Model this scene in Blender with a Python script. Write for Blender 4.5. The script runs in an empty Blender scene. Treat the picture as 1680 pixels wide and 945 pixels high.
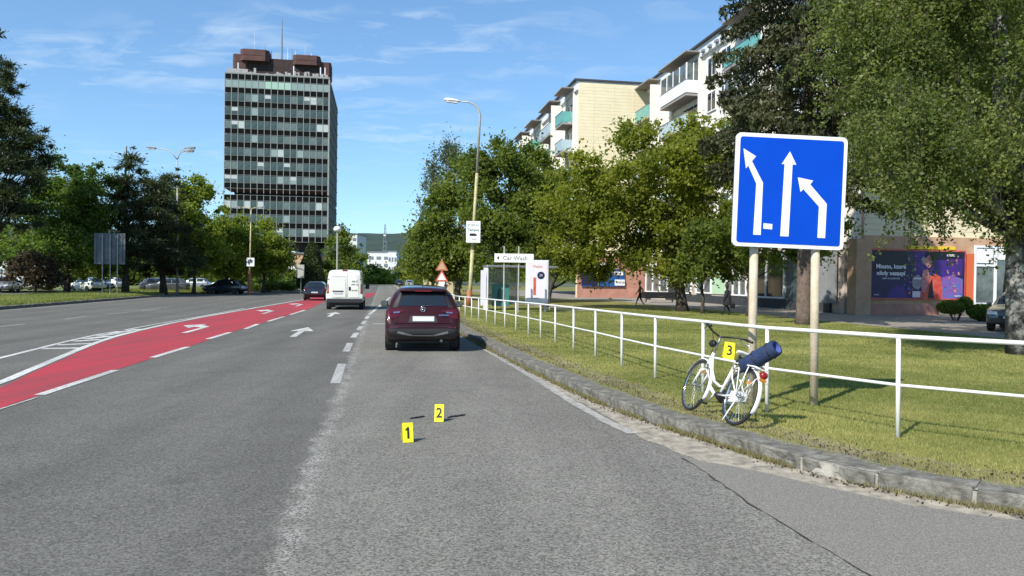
import bpy, bmesh, math, random
import numpy as np
from mathutils import Vector, Matrix
from mathutils.bvhtree import BVHTree
R = math.radians
random.seed(7); rng = np.random.default_rng(7)
SC = bpy.context.scene
COL = SC.collection

# ------------------------------------------------------------------ camera, sky, sun
F_PX, CAM_H, PITCH, ROLL = 1240.0, 1.8, R(0.62), R(0.75)
cd = bpy.data.cameras.new('camera'); cam = bpy.data.objects.new('camera', cd); COL.objects.link(cam)
cd.sensor_width = 36; cd.lens = F_PX / 1680 * 36; cd.clip_start = 0.05; cd.clip_end = 20000
_c, _s, _cp, _sp = math.cos(ROLL), math.sin(ROLL), math.cos(PITCH), math.sin(PITCH)
cam.matrix_world = Matrix.Translation((0, 0, CAM_H)) @ Matrix.Rotation(-PITCH, 4, 'X') @ Matrix.Rotation(-ROLL, 4, 'Y') @ Matrix.Rotation(R(90), 4, 'X')
SC.camera = cam

SUN_AZ, SUN_EL = R(218.6), R(43)
w = bpy.data.worlds.new('World'); SC.world = w; w.use_nodes = True
nt = w.node_tree; nt.nodes.clear()
def wn(t, **k):
    n = nt.nodes.new(t)
    for a, b in k.items(): setattr(n, a, b)
    return n
sky = wn('ShaderNodeTexSky', sky_type='NISHITA', sun_disc=False, sun_elevation=SUN_EL, sun_rotation=SUN_AZ, altitude=600, air_density=1.0, dust_density=0.15, ozone_density=3.5)
tc = wn('ShaderNodeTexCoord'); sep = wn('ShaderNodeSeparateXYZ')
nt.links.new(tc.outputs['Generated'], sep.inputs[0])
zz = wn('ShaderNodeMath', operation='MAXIMUM'); zz.inputs[1].default_value = 0.03; nt.links.new(sep.outputs['Z'], zz.inputs[0])
za = wn('ShaderNodeMath', operation='ADD'); za.inputs[1].default_value = 0.12; nt.links.new(zz.outputs[0], za.inputs[0])
dv = wn('ShaderNodeVectorMath', operation='DIVIDE'); cmb = wn('ShaderNodeCombineXYZ')
for i in range(3): nt.links.new(za.outputs[0], cmb.inputs[i])
nt.links.new(tc.outputs['Generated'], dv.inputs[0]); nt.links.new(cmb.outputs[0], dv.inputs[1])
mp = wn('ShaderNodeMapping'); mp.inputs['Rotation'].default_value = (0, 0, R(-25)); mp.inputs['Scale'].default_value = (1.0, 1.7, 0.0); mp.inputs['Location'].default_value = (2.6, 0.9, 0)
nt.links.new(dv.outputs[0], mp.inputs[0])
n1 = wn('ShaderNodeTexNoise'); n1.inputs['Scale'].default_value = 4.2; n1.inputs['Detail'].default_value = 5; n1.inputs['Roughness'].default_value = 0.58; n1.inputs['Distortion'].default_value = 0.5
n2 = wn('ShaderNodeTexNoise'); n2.inputs['Scale'].default_value = 0.9; n2.inputs['Detail'].default_value = 2
nt.links.new(mp.outputs[0], n1.inputs[0]); nt.links.new(mp.outputs[0], n2.inputs[0])
r1 = wn('ShaderNodeMapRange'); r1.inputs[1].default_value = .48; r1.inputs[2].default_value = .80; nt.links.new(n1.outputs[0], r1.inputs[0])
r2 = wn('ShaderNodeMapRange'); r2.inputs[1].default_value = .40; r2.inputs[2].default_value = .62; nt.links.new(n2.outputs[0], r2.inputs[0])
mu = wn('ShaderNodeMath', operation='MULTIPLY'); nt.links.new(r1.outputs[0], mu.inputs[0]); nt.links.new(r2.outputs[0], mu.inputs[1])
mu2 = wn('ShaderNodeMath', operation='MULTIPLY'); mu2.inputs[1].default_value = .62; nt.links.new(mu.outputs[0], mu2.inputs[0])
mx = wn('ShaderNodeMixRGB'); mx.inputs[2].default_value = (5.0, 6.0, 7.1, 1)
gam = wn('ShaderNodeGamma'); gam.inputs[1].default_value = .78; nt.links.new(sky.outputs[0], gam.inputs[0]); tin = wn('ShaderNodeMixRGB', blend_type='MULTIPLY'); tin.inputs[0].default_value = 1; tin.inputs[2].default_value = (1.12, 1.48, 1.72, 1); nt.links.new(gam.outputs[0], tin.inputs[1])
nt.links.new(mu2.outputs[0], mx.inputs[0]); nt.links.new(tin.outputs[0], mx.inputs[1])
bg = wn('ShaderNodeBackground'); bg.inputs[1].default_value = 0.10
nt.links.new(mx.outputs[0], bg.inputs[0]); wo = wn('ShaderNodeOutputWorld'); nt.links.new(bg.outputs[0], wo.inputs[0])

sl = bpy.data.lights.new('sun', 'SUN'); sl.energy = 4.2; sl.angle = R(0.55); sl.color = (1, .95, .86)
sun = bpy.data.objects.new('sun', sl); COL.objects.link(sun)
_sd = Vector((-math.sin(SUN_AZ) * math.cos(SUN_EL), -math.cos(SUN_AZ) * math.cos(SUN_EL), -math.sin(SUN_EL)))
sun.rotation_euler = _sd.to_track_quat('-Z', 'Y').to_euler()
SC.view_settings.view_transform = 'Standard'; SC.view_settings.look = 'None'; SC.view_settings.exposure = 0.63; SC.view_settings.gamma = 1

# ------------------------------------------------------------------ layout helpers (image ray -> world point on a known plane)
def ray(px, py):
    x = (px - 840) / F_PX; y = -(py - 472.5) / F_PX
    X = x * _c - y * _s; Z = x * _s + y * _c
    return (X, _cp + Z * _sp, -_sp + Z * _cp)
def G(px, py, z=0.0):
    d = ray(px, py); t = (z - CAM_H) / d[2]; return (d[0] * t, d[1] * t)
def P(px, py, Y):
    d = ray(px, py); t = Y / d[1]; return (d[0] * t, CAM_H + d[2] * t)
TH = R(9.6); CU, SU = math.cos(TH), math.sin(TH)
def W(u, v, z=0.0):            # road frame: u along the road, v to the right
    return Vector((v * CU - u * SU, u * CU + v * SU, z))

# ------------------------------------------------------------------ materials
MATS = {}
def lin(c): return tuple(((x / 255) / 12.92 if x / 255 < .04045 else ((x / 255 + .055) / 1.055) ** 2.4) for x in c) + (1,)
def mat(name, col, rough=.6, metal=0.0, var=0.0, vs=3.0, bump=0.0, bs=40.0, spec=.5, alpha=1, coat=0.0, emit=None, col2=None, detail=5, lo=.35, hi=.65):
    m = bpy.data.materials.new(name); m.use_nodes = True; t = m.node_tree; b = t.nodes['Principled BSDF']
    col = tuple(col) + (1,) if len(col) == 3 else tuple(col)
    b.inputs['Base Color'].default_value = col; b.inputs['Roughness'].default_value = rough; b.inputs['Metallic'].default_value = metal
    b.inputs['Specular IOR Level'].default_value = spec; b.inputs['Coat Weight'].default_value = coat
    if alpha < 1: b.inputs['Alpha'].default_value = alpha
    if var > 0 or col2 is not None:
        tcn = t.nodes.new('ShaderNodeTexCoord'); n = t.nodes.new('ShaderNodeTexNoise'); n.inputs['Scale'].default_value = vs; n.inputs['Detail'].default_value = detail; n.inputs['Roughness'].default_value = .65
        t.links.new(tcn.outputs['Object'], n.inputs[0]); mr = t.nodes.new('ShaderNodeMapRange'); mr.inputs[1].default_value = lo; mr.inputs[2].default_value = hi
        t.links.new(n.outputs[0], mr.inputs[0]); mixn = t.nodes.new('ShaderNodeMixRGB')
        c2 = (tuple(col2) + (1,))[:4] if col2 is not None else tuple(x * (1 + var) for x in col[:3]) + (1,)
        c1 = tuple(x * (1 - var) for x in col[:3]) + (1,)
        mixn.inputs[1].default_value = c1; mixn.inputs[2].default_value = c2
        t.links.new(mr.outputs[0], mixn.inputs[0]); t.links.new(mixn.outputs[0], b.inputs['Base Color'])
    if bump > 0:
        tcn = t.nodes.new('ShaderNodeTexCoord'); n = t.nodes.new('ShaderNodeTexNoise'); n.inputs['Scale'].default_value = bs; n.inputs['Detail'].default_value = 4
        t.links.new(tcn.outputs['Object'], n.inputs[0]); bn = t.nodes.new('ShaderNodeBump'); bn.inputs['Strength'].default_value = bump; bn.inputs['Distance'].default_value = .02
        t.links.new(n.outputs[0], bn.inputs['Height']); t.links.new(bn.outputs[0], b.inputs['Normal'])
    if emit: b.inputs['Emission Color'].default_value = emit; b.inputs['Emission Strength'].default_value = 1
    MATS[name] = m; return m

def leafmat(name, dark, light, transl=.35, vs=.5, rough=.5):
    m = bpy.data.materials.new(name); m.use_nodes = True; t = m.node_tree; N = t.nodes; L = t.links; N.clear()
    out = N.new('ShaderNodeOutputMaterial'); at = N.new('ShaderNodeAttribute'); at.attribute_name = 'tint'
    ramp = N.new('ShaderNodeMixRGB'); ramp.inputs[1].default_value = tuple(dark) + (1,); ramp.inputs[2].default_value = tuple(light) + (1,)
    L.new(at.outputs['Fac'], ramp.inputs[0])
    d = N.new('ShaderNodeBsdfPrincipled'); d.inputs['Roughness'].default_value = rough; d.inputs['Specular IOR Level'].default_value = .25
    L.new(ramp.outputs[0], d.inputs['Base Color'])
    tr = N.new('ShaderNodeBsdfTranslucent'); hs = N.new('ShaderNodeMixRGB'); hs.blend_type = 'MULTIPLY'; hs.inputs[0].default_value = 1; hs.inputs[2].default_value = (1.5, 1.7, .7, 1)
    L.new(ramp.outputs[0], hs.inputs[1]); L.new(hs.outputs[0], tr.inputs[0])
    mxs = N.new('ShaderNodeMixShader'); mxs.inputs[0].default_value = transl; L.new(d.outputs[0], mxs.inputs[1]); L.new(tr.outputs[0], mxs.inputs[2]); L.new(mxs.outputs[0], out.inputs[0])
    MATS[name] = m; return m

TH0 = R(9.6)
def asphalt():
    m = bpy.data.materials.new('asphalt'); m.use_nodes = True; t = m.node_tree; N = t.nodes; L = t.links; b = N['Principled BSDF']
    tcn = N.new('ShaderNodeTexCoord'); ob = tcn.outputs['Object']
    def noise(s, d=3, r=.6, vec=ob):
        n = N.new('ShaderNodeTexNoise'); n.inputs['Scale'].default_value = s; n.inputs['Detail'].default_value = d; n.inputs['Roughness'].default_value = r; L.new(vec, n.inputs[0]); return n.outputs[0]
    def rng_(v, a, b_, c=0, d=1):
        n = N.new('ShaderNodeMapRange'); n.inputs[1].default_value = a; n.inputs[2].default_value = b_; n.inputs[3].default_value = c; n.inputs[4].default_value = d; L.new(v, n.inputs[0]); return n.outputs[0]
    def mth(op, a, b_):
        n = N.new('ShaderNodeMath'); n.operation = op
        for i, q in enumerate((a, b_)):
            if isinstance(q, (int, float)): n.inputs[i].default_value = q
            else: L.new(q, n.inputs[i])
        return n.outputs[0]
    def mixc(f, a, b_, bt='MIX'):
        n = N.new('ShaderNodeMixRGB'); n.blend_type = bt
        for i, q in enumerate((f, a, b_)):
            if isinstance(q, (int, float)): n.inputs[i].default_value = q
            elif isinstance(q, tuple): n.inputs[i].default_value = q + (1,)
            else: L.new(q, n.inputs[i])
        return n.outputs[0]
    sp = N.new('ShaderNodeSeparateXYZ'); L.new(ob, sp.inputs[0]); X, Y = sp.outputs[0], sp.outputs[1]
    # older, coarser and paler carriageway strip right of the paving joint
    s = mth('ADD', mth('SUBTRACT', X, -0.70), mth('MULTIPLY', Y, 0.172))
    s = mth('ADD', s, mth('MULTIPLY', mth('SUBTRACT', noise(1.6, 5), .5), .35))
    old = rng_(s, -.10, .14)
    vor = N.new('ShaderNodeTexVoronoi'); vor.inputs['Scale'].default_value = 74; L.new(ob, vor.inputs[0]); sv_ = N.new('ShaderNodeSeparateColor'); L.new(vor.outputs['Color'], sv_.inputs[0])
    grain = mth('ADD', mth('MULTIPLY', sv_.outputs[0], .55), mth('MULTIPLY', noise(75, 3, .7), .45)); grain2 = noise(34, 3, .6)
    big = noise(.22, 4); mid = noise(1.3, 5, .6)
    # worn marking along the joint, nearest the camera
    band = mth('MULTIPLY', mth('MULTIPLY', rng_(grain, .35, .65), 1.35), rng_(mth('ABSOLUTE', mth('SUBTRACT', s, .07), 0), .03, .13, 1, 0)); band = mth('MULTIPLY', band, rng_(noise(3.0, 5), .35, .6))
    c_new = mixc(rng_(grain, .24, .76), (.085, .083, .075), (.192, .186, .168))
    c_old = mixc(rng_(grain, .24, .76), (.100, .096, .084), (.272, .260, .230))
    c = mixc(old, c_new, c_old)
    c = mixc(mth('MULTIPLY', band, .95), c, (.36, .35, .32))
    c = mixc(rng_(grain2, .35, .7, .0, .35), c, mixc(1.0, c, (.6, .6, .6), 'MULTIPLY'))
    c = mixc(.5, c, mixc(rng_(big, .3, .7), (.80, .80, .80), (1.22, 1.21, 1.19)), 'MULTIPLY')
    c = mixc(.35, c, mixc(rng_(mid, .3, .7), (.84, .84, .84), (1.14, 1.14, 1.14)), 'MULTIPLY')
    # long streaks along the direction of travel
    mpn = N.new('ShaderNodeMapping'); mpn.inputs['Rotation'].default_value = (0, 0, -TH0); mpn.inputs['Scale'].default_value = (1.9, .07, 1); L.new(ob, mpn.inputs[0])
    c = mixc(.5, c, mixc(rng_(noise(1.0, 6, .65, mpn.outputs[0]), .32, .68), (.80, .80, .80), (1.16, 1.16, 1.15)), 'MULTIPLY')
    ck = rng_(mth('ABSOLUTE', mth('SUBTRACT', noise(.8, 7, .62), .5), 0), .0, .0042, 1, 0); c = mixc(mth('MULTIPLY', mth('MULTIPLY', ck, rng_(noise(.13, 2), .50, .56)), .55), c, (.035, .035, .034))
    # wheel tracks polished along the lanes
    wv = N.new('ShaderNodeMath'); wv.operation = 'SINE'; L.new(mth('MULTIPLY', s, 3.6), wv.inputs[0])
    c = mixc(.5, c, mixc(rng_(wv.outputs[0], -1, 1), (.88, .88, .88), (1.1, 1.1, 1.1)), 'MULTIPLY')
    st = rng_(noise(.55, 3), .66, .72); c = mixc(mth('MULTIPLY', st, .35), c, (.05, .05, .05))
    L.new(c, b.inputs['Base Color']); b.inputs['Roughness'].default_value = .95; b.inputs['Specular IOR Level'].default_value = .12
    bn = N.new('ShaderNodeBump'); bn.inputs['Strength'].default_value = .35; bn.inputs['Distance'].default_value = .006; L.new(grain, bn.inputs['Height']); L.new(bn.outputs[0], b.inputs['Normal'])
    MATS['asphalt'] = m; return m
asphalt()
mat('asphalt_patch', (.135, .128, .110), .95, col2=(.265, .25, .218), vs=75, bump=.3, bs=60, detail=3, spec=.1, lo=.38, hi=.62)

def worn_paint(name, col, wear=.5, scale=14, under=(.11, .11, .105)):
    m = bpy.data.materials.new(name); m.use_nodes = True; t = m.node_tree; N = t.nodes; L = t.links; b = N['Principled BSDF']
    tcn = N.new('ShaderNodeTexCoord')
    n = N.new('ShaderNodeTexNoise'); n.inputs['Scale'].default_value = scale; n.inputs['Detail'].default_value = 8; n.inputs['Roughness'].default_value = .75; L.new(tcn.outputs['Object'], n.inputs[0])
    mr = N.new('ShaderNodeMapRange'); mr.inputs[1].default_value = .44 + .1 * (1 - wear); mr.inputs[2].default_value = .56 + .12 * (1 - wear); L.new(n.outputs[0], mr.inputs[0])
    n2_ = N.new('ShaderNodeTexNoise'); n2_.inputs['Scale'].default_value = 1.2; n2_.inputs['Detail'].default_value = 4; mpn = N.new('ShaderNodeMapping'); mpn.inputs['Rotation'].default_value = (0, 0, -TH0); mpn.inputs['Scale'].default_value = (1.6, .12, 1); L.new(tcn.outputs['Object'], mpn.inputs[0]); L.new(mpn.outputs[0], n2_.inputs[0])
    k = N.new('ShaderNodeMath'); k.operation = 'MULTIPLY'; L.new(mr.outputs[0], k.inputs[0]); k.inputs[1].default_value = wear
    a = N.new('ShaderNodeMixRGB'); a.inputs[1].default_value = tuple(x * .58 + .03 for x in col) + (1,); a.inputs[2].default_value = tuple(x * 1.05 for x in col) + (1,); mr2 = N.new('ShaderNodeMapRange'); mr2.inputs[1].default_value = .32; mr2.inputs[2].default_value = .62; L.new(n2_.outputs[0], mr2.inputs[0]); L.new(mr2.outputs[0], a.inputs[0])
    c = N.new('ShaderNodeMixRGB'); L.new(k.outputs[0], c.inputs[0]); L.new(a.outputs[0], c.inputs[1]); c.inputs[2].default_value = tuple(under) + (1,)
    L.new(c.outputs[0], b.inputs['Base Color']); b.inputs['Roughness'].default_value = .85; b.inputs['Specular IOR Level'].default_value = .12; MATS[name] = m; return m
worn_paint('road_white', (.60, .60, .57), .60, 16); worn_paint('road_white_soft', (.50, .50, .475), .75, 13, (.17, .168, .16)); worn_paint('road_white_worn', (.40, .385, .35), .8, 9, (.2, .19, .17)); worn_paint('road_red', (.40, .045, .062), .65, 11, (.20, .06, .062))
mat('sand', (.25, .222, .172), .95, var=.3, vs=7, bump=.5, bs=60, col2=(.42, .37, .29))
mat('tar', (.035, .034, .033), .6, bump=.4)
mat('kerb_stone', (.085, .08, .066), .95, col2=(.25, .24, .21), vs=6, bump=1.0, bs=26, detail=12, lo=.32, hi=.70, spec=.1)
mat('mortar', (.32, .30, .255), .95, var=.3, vs=12, bump=.5)
mat('soil', (.12, .105, .06), .95, col2=(.24, .20, .12), vs=5, bump=.6, bs=30)
mat('turf', (.11, .12, .03), .95, col2=(.27, .235, .09), vs=1.3, bump=.8, bs=28, detail=9, spec=.05)
mat('turf_left', (.08, .11, .025), .95, col2=(.17, .18, .05), vs=1.5, bump=.8, bs=20, detail=9)
mat('land', (.05, .075, .03), .95, col2=(.10, .11, .06), vs=.02)
mat('forest', (.014, .030, .018), .95, col2=(.030, .052, .030), vs=.012, detail=12)
mat('paving', (.23, .205, .175), .9, var=.2, vs=2.2, bump=.3, bs=30, detail=8)
mat('parking', (.10, .10, .10), .9, var=.2, vs=1.2)
mat('white_metal', (.68, .68, .64), .5, col2=(.40, .30, .20), vs=9, detail=10, lo=.60, hi=.70)
mat('white_metal_far', (.70, .72, .60), .5, var=.1, vs=4)
mat('green_paint', (.16, .42, .22), .5); mat('red_paint', (.45, .06, .04), .5)
mat('galv', (.33, .34, .35), .45, .75, var=.15, vs=6)
mat('sign_back', (.12, .135, .15), .6, var=.25, vs=1.5); mat('galv_pale', (.42, .41, .36), .55, .3, var=.12, vs=5)
mat('pole_yellow', (.42, .38, .20), .55, var=.25, vs=4)
mat('pole_red', (.32, .11, .05), .6)
mat('post_wood', (.52, .43, .30), .75, col2=(.62, .53, .40), vs=5, bump=.3, bs=30)
mat('sign_white', (.80, .81, .82), .35, spec=.5)
mat('sign_blue', (.001, .062, .50), .5, spec=.15, var=.05, vs=2)
mat('marker_yellow', (.82, .74, .01), .5); mat('black', (.012, .012, .013), .5)
mat('orange', (.42, .15, .06), .6)
mat('glass_dark', (.012, .016, .02), .06, spec=.9)
mat('glass_shop', (.05, .07, .075), .05, spec=.9, col2=(.15, .18, .17), vs=1.3)
mat('paint_maroon', (.030, .004, .006), .35, .1, coat=.35, spec=.2); mat('paint_roof', (.02, .022, .035), .2, .2, coat=1.0)
mat('paint_white', (.74, .73, .66), .32, coat=.5, var=.05, vs=1.5); mat('paint_black', (.012, .014, .02), .22, .2, coat=1)
mat('paint_navy', (.014, .02, .035), .25, .3, coat=1); mat('paint_silver', (.42, .43, .45), .3, .6, coat=.8); mat('paint_blue', (.03, .07, .20), .3, .3, coat=.8); mat('paint_grey', (.09, .10, .11), .3, .4, coat=.8); mat('paint_red', (.28, .02, .02), .3, .1, coat=.8)
mat('plastic', (.022, .022, .024), .55, bump=.1, bs=200); mat('rubber', (.018, .018, .018), .85, var=.3, vs=20); mat('chrome', (.72, .73, .74), .15, 1.0); mat('rim', (.38, .39, .40), .3, .9)
mat('lamp_red', (.22, .006, .010), .12, coat=1); mat('lamp_dark', (.07, .003, .006), .12, coat=.6); mat('lamp_amber', (.55, .2, .03), .2); mat('lamp_clear', (.6, .6, .62), .12, spec=.8)
mat('plate', (.48, .49, .50), .5)
mat('bike_white', (.76, .76, .74), .3, coat=.5); mat('saddle_black', (.02, .02, .02), .6); mat('mat_blue', (.014, .030, .085), .85, var=.25, vs=30, bump=.4, bs=120); mat('mat_blue_inner', (.07, .10, .36), .8); mat('spoke', (.62, .62, .6), .35, .8); mat('reflector', (.25, .008, .01), .3)
mat('bark_dark', (.055, .045, .035), .95, var=.4, vs=6, bump=.9, bs=14); mat('bark_brown', (.13, .095, .075), .95, var=.35, vs=5, bump=.9, bs=12)
mat('bark_birch', (.05, .048, .045), .9, col2=(.36, .35, .32), vs=3.2, bump=.7, bs=12, detail=8, lo=.47, hi=.64)
leafmat('leaf_birch', (.055, .085, .018), (.24, .265, .09), .48)
leafmat('leaf_birch_far', (.06, .085, .045), (.16, .19, .12), .3)
leafmat('leaf_maple', (.10, .13, .016), (.28, .285, .045), .52)
leafmat('leaf_linden', (.066, .10, .020), (.20, .235, .05), .52)
leafmat('leaf_light', (.095, .14, .018), (.26, .29, .05), .5)
leafmat('leaf_green', (.055, .10, .024), (.18, .24, .055), .52)
leafmat('leaf_pine', (.024, .036, .016), (.085, .105, .048), .25)
leafmat('leaf_spruce', (.024, .032, .014), (.090, .096, .040), .22)
leafmat('leaf_thuja', (.025, .045, .012), (.075, .095, .03), .2)
leafmat('leaf_red', (.035, .022, .014), (.085, .06, .035), .25)
leafmat('grass_blade', (.088, .14, .022), (.42, .395, .145), .30)
leafmat('grass_dry', (.11, .11, .04), (.34, .29, .15), .25)
mat('wall_cream', (.74, .65, .44), .85, var=.05, vs=1.2, bump=.25, bs=8); mat('wall_white', (.74, .69, .62), .85, var=.07, vs=1.5); mat('wall_pinkish', (.50, .43, .38), .88, var=.08, vs=1)
mat('fascia_white', (.66, .68, .70), .7, var=.05); mat('roof_dark', (.05, .05, .055), .7); mat('soffit', (.27, .25, .235), .85)
mat('wall_peach', (.42, .255, .155), .88, col2=(.52, .34, .22), vs=1.6, detail=9); mat('wall_pink', (.36, .17, .13), .88, col2=(.45, .24, .18), vs=1.5); mat('wall_orange_panel', (.62, .13, .045), .7)
mat('wall_beige', (.56, .47, .31), .85, var=.1, vs=1)
mat('balcony_teal', (.13, .36, .33), .35, var=.1, vs=2); mat('balcony_pale', (.38, .48, .52), .4, var=.1, vs=2); mat('balcony_white', (.72, .74, .78), .5)
mat('tower_frame', (.27, .28, .27), .7); mat('tower_span', (.005, .006, .006), .6, spec=.06)
mat('tower_glass', (.022, .040, .036), .12, spec=.5, col2=(.09, .13, .118), vs=.30, detail=8); mat('tower_glass_b', (.09, .12, .11), .2, spec=.4, col2=(.16, .20, .19), vs=.6); mat('tower_glass_pale', (.24, .31, .29), .3); mat('tower_glass_mint', (.33, .50, .40), .35); mat('tower_blind', (.42, .46, .45), .5)
mat('tower_brown', (.085, .038, .032), .8, var=.25, vs=.5); mat('tower_plant', (.035, .020, .018), .85, var=.35, vs=.8); mat('tower_dark', (.016, .015, .016), .8); mat('tower_concrete', (.33, .33, .32), .8, var=.1)
mat('blue_sign', (.012, .085, .32), .5); mat('yellow_sign', (.75, .55, .02), .5); mat('mint', (.42, .60, .40), .6)
mat('shop_teal', (.05, .075, .08), .4); mat('grey_column', (.26, .27, .28), .7, var=.08); mat('plinth_dark', (.035, .04, .045), .8, var=.2)
mat('poster_navy', (.008, .008, .045), .45, col2=(.022, .012, .10), vs=.8); mat('poster_black', (.006, .006, .014), .45); mat('poster_violet', (.07, .012, .19), .45, col2=(.02, .02, .16), vs=2.5)
mat('poster_pink', (.42, .12, .13), .5, col2=(.52, .26, .25), vs=5); mat('poster_red', (.50, .035, .025), .5, col2=(.56, .14, .09), vs=2); mat('poster_cyan', (.03, .16, .42), .5, col2=(.30, .05, .30), vs=3); mat('poster_grey', (.36, .32, .36), .5, col2=(.14, .12, .15), vs=14); mat('poster_pale', (.66, .55, .62), .5)
mat('poster_dots', (.55, .20, .12), .5, col2=(.35, .05, .3), vs=6)
mat('ad_pale', (.72, .62, .68), .4, col2=(.70, .70, .76), vs=1.5); mat('teal', (.05, .20, .19), .4); mat('teal_dark', (.01, .06, .07), .4); mat('glass_clear', (.25, .30, .28), .08, alpha=.45, spec=.8)
mat('skin', (.42, .24, .17), .6); mat('cloth_black', (.012, .012, .014), .85); mat('cloth_olive', (.17, .14, .06), .85); mat('cloth_beige', (.38, .29, .19), .85); mat('hair_dark', (.02, .014, .01), .7); mat('cloth_white', (.6, .6, .6), .8)
mat('concrete', (.30, .29, .27), .9, var=.2, vs=4, bump=.3); mat('text_grey', (.18, .19, .19), .6); mat('text_green', (.10, .20, .15), .6); mat('text_white', (.75, .75, .78), .5)
mat('tent_white', (.60, .56, .50), .8, var=.1); mat('ind_blue', (.02, .09, .33), .6); mat('ind_grey', (.20, .22, .25), .7)
mat('lampglass', (.75, .77, .78), .2); mat('hosp_white', (.62, .62, .58), .8, var=.04, vs=.2); mat('win_far', (.16, .18, .20), .3)

# ------------------------------------------------------------------ mesh helpers
class MB:
    def __init__(s): s.v = []; s.f = []; s.mi = []
    def add(s, vs, fs, mi=0):
        o = len(s.v); s.v += [tuple(x) for x in vs]; s.f += [tuple(i + o for i in f) for f in fs]; s.mi += [mi] * len(fs); return s
    def box(s, x0, x1, y0, y1, z0, z1, M=None, mi=0):
        vs = [Vector((x, y, z)) for z in (z0, z1) for (x, y) in ((x0, y0), (x1, y0), (x1, y1), (x0, y1))]
        if M is not None: vs = [M @ q for q in vs]
        return s.add(vs, [(0, 3, 2, 1), (4, 5, 6, 7), (0, 1, 5, 4), (1, 2, 6, 5), (2, 3, 7, 6), (3, 0, 4, 7)], mi)
    def cbox(s, x0, x1, y0, y1, z0, z1, c=.02, M=None, mi=0):   # box with chamfered edges
        bm = bmesh.new(); bmesh.ops.create_cube(bm, size=1)
        for q in bm.verts: q.co = Vector(((x0 + x1) / 2 + q.co.x * (x1 - x0), (y0 + y1) / 2 + q.co.y * (y1 - y0), (z0 + z1) / 2 + q.co.z * (z1 - z0)))
        bmesh.ops.bevel(bm, geom=bm.edges[:], offset=c, segments=2, affect='EDGES', profile=.5)
        bm.verts.index_update(); vs = [(M @ q.co if M is not None else q.co.copy()) for q in bm.verts]; fs = [[q.index for q in f.verts] for f in bm.faces]; bm.free()
        return s.add(vs, fs, mi)
    def tube(s, pts, r, n=8, mi=0, caps=True):
        pts = [Vector(p) for p in pts]; rs = r if isinstance(r, (list, tuple)) else [r] * len(pts)
        rings = []; up = Vector((0, 0, 1)); prev = None
        for i, p in enumerate(pts):
            d = (pts[min(i + 1, len(pts) - 1)] - pts[max(i - 1, 0)]).normalized()
            if prev is None:
                a = d.cross(up if abs(d.z) < .95 else Vector((1, 0, 0))).normalized()
            else: a = (prev - d * prev.dot(d)); a = a.normalized() if a.length > 1e-6 else d.orthogonal().normalized()
            prev = a; b = d.cross(a)
            rings.append([p + (a * math.cos(2 * math.pi * k / n) + b * math.sin(2 * math.pi * k / n)) * rs[i] for k in range(n)])
        vs = [q for rg in rings for q in rg]; fs = []
        for i in range(len(pts) - 1):
            for k in range(n): fs.append((i * n + k, i * n + (k + 1) % n, (i + 1) * n + (k + 1) % n, (i + 1) * n + k))
        if caps: fs.append(tuple(range(n - 1, -1, -1))); fs.append(tuple((len(pts) - 1) * n + k for k in range(n)))
        return s.add(vs, fs, mi)
    def ring(s, c, ax, R_, r, n=40, m=8, mi=0, a0=0, a1=2 * math.pi):   # torus or arc round axis ax
        c = Vector(c); ax = Vector(ax).normalized(); e1 = ax.orthogonal().normalized()
        if abs(ax.x) > .9: e1 = Vector((0, 1, 0))
        e2 = ax.cross(e1); full = abs(a1 - a0 - 2 * math.pi) < 1e-6; vs = []; fs = []; N = n if full else n + 1
        for i in range(N):
            a = a0 + (a1 - a0) * i / n; dr = e1 * math.cos(a) + e2 * math.sin(a)
            for k in range(m):
                b = 2 * math.pi * k / m; vs.append(c + dr * (R_ + r * math.cos(b)) + ax * (r * math.sin(b)))
        for i in range(n):
            j = (i + 1) % N
            for k in range(m): fs.append((i * m + k, i * m + (k + 1) % m, j * m + (k + 1) % m, j * m + k))
        return s.add(vs, fs, mi)
    def lathe(s, prof, c=(0, 0, 0), ax=(0, 0, 1), n=24, mi=0):      # prof: (radius, height)
        c = Vector(c); ax = Vector(ax).normalized(); e1 = ax.orthogonal().normalized(); e2 = ax.cross(e1); vs = []; fs = []
        for (r, h) in prof:
            for k in range(n): a = 2 * math.pi * k / n; vs.append(c + ax * h + (e1 * math.cos(a) + e2 * math.sin(a)) * r)
        for i in range(len(prof) - 1):
            for k in range(n): fs.append((i * n + k, i * n + (k + 1) % n, (i + 1) * n + (k + 1) % n, (i + 1) * n + k))
        fs.append(tuple(range(n - 1, -1, -1))); fs.append(tuple((len(prof) - 1) * n + k for k in range(n)))
        return s.add(vs, fs, mi)
    def poly(s, pts, h=0.0, d=None, mi=0):                         # polygon, thickened by vector d
        n = len(pts); pts = [Vector(p) for p in pts]
        if d is None: return s.add(pts, [tuple(range(n))], mi)
        d = Vector(d); vs = pts + [p + d for p in pts]
        return s.add(vs, [tuple(range(n - 1, -1, -1)), tuple(range(n, 2 * n))] + [(i, (i + 1) % n, n + (i + 1) % n, n + i) for i in range(n)], mi)
    def mesh(s, name, mats, smooth=False):
        me = bpy.data.meshes.new(name); me.from_pydata(s.v, [], s.f)
        for m in (mats if isinstance(mats, (list, tuple)) else [mats]): me.materials.append(MATS[m])
        if any(s.mi): me.polygons.foreach_set('material_index', s.mi)
        if smooth: me.polygons.foreach_set('use_smooth', [True] * len(me.polygons))
        me.update(); return me
    def build(s, name, mats, parent=None, smooth=False, loc=None):
        return link(name, s.mesh(name, mats, smooth), parent, loc)

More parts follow.
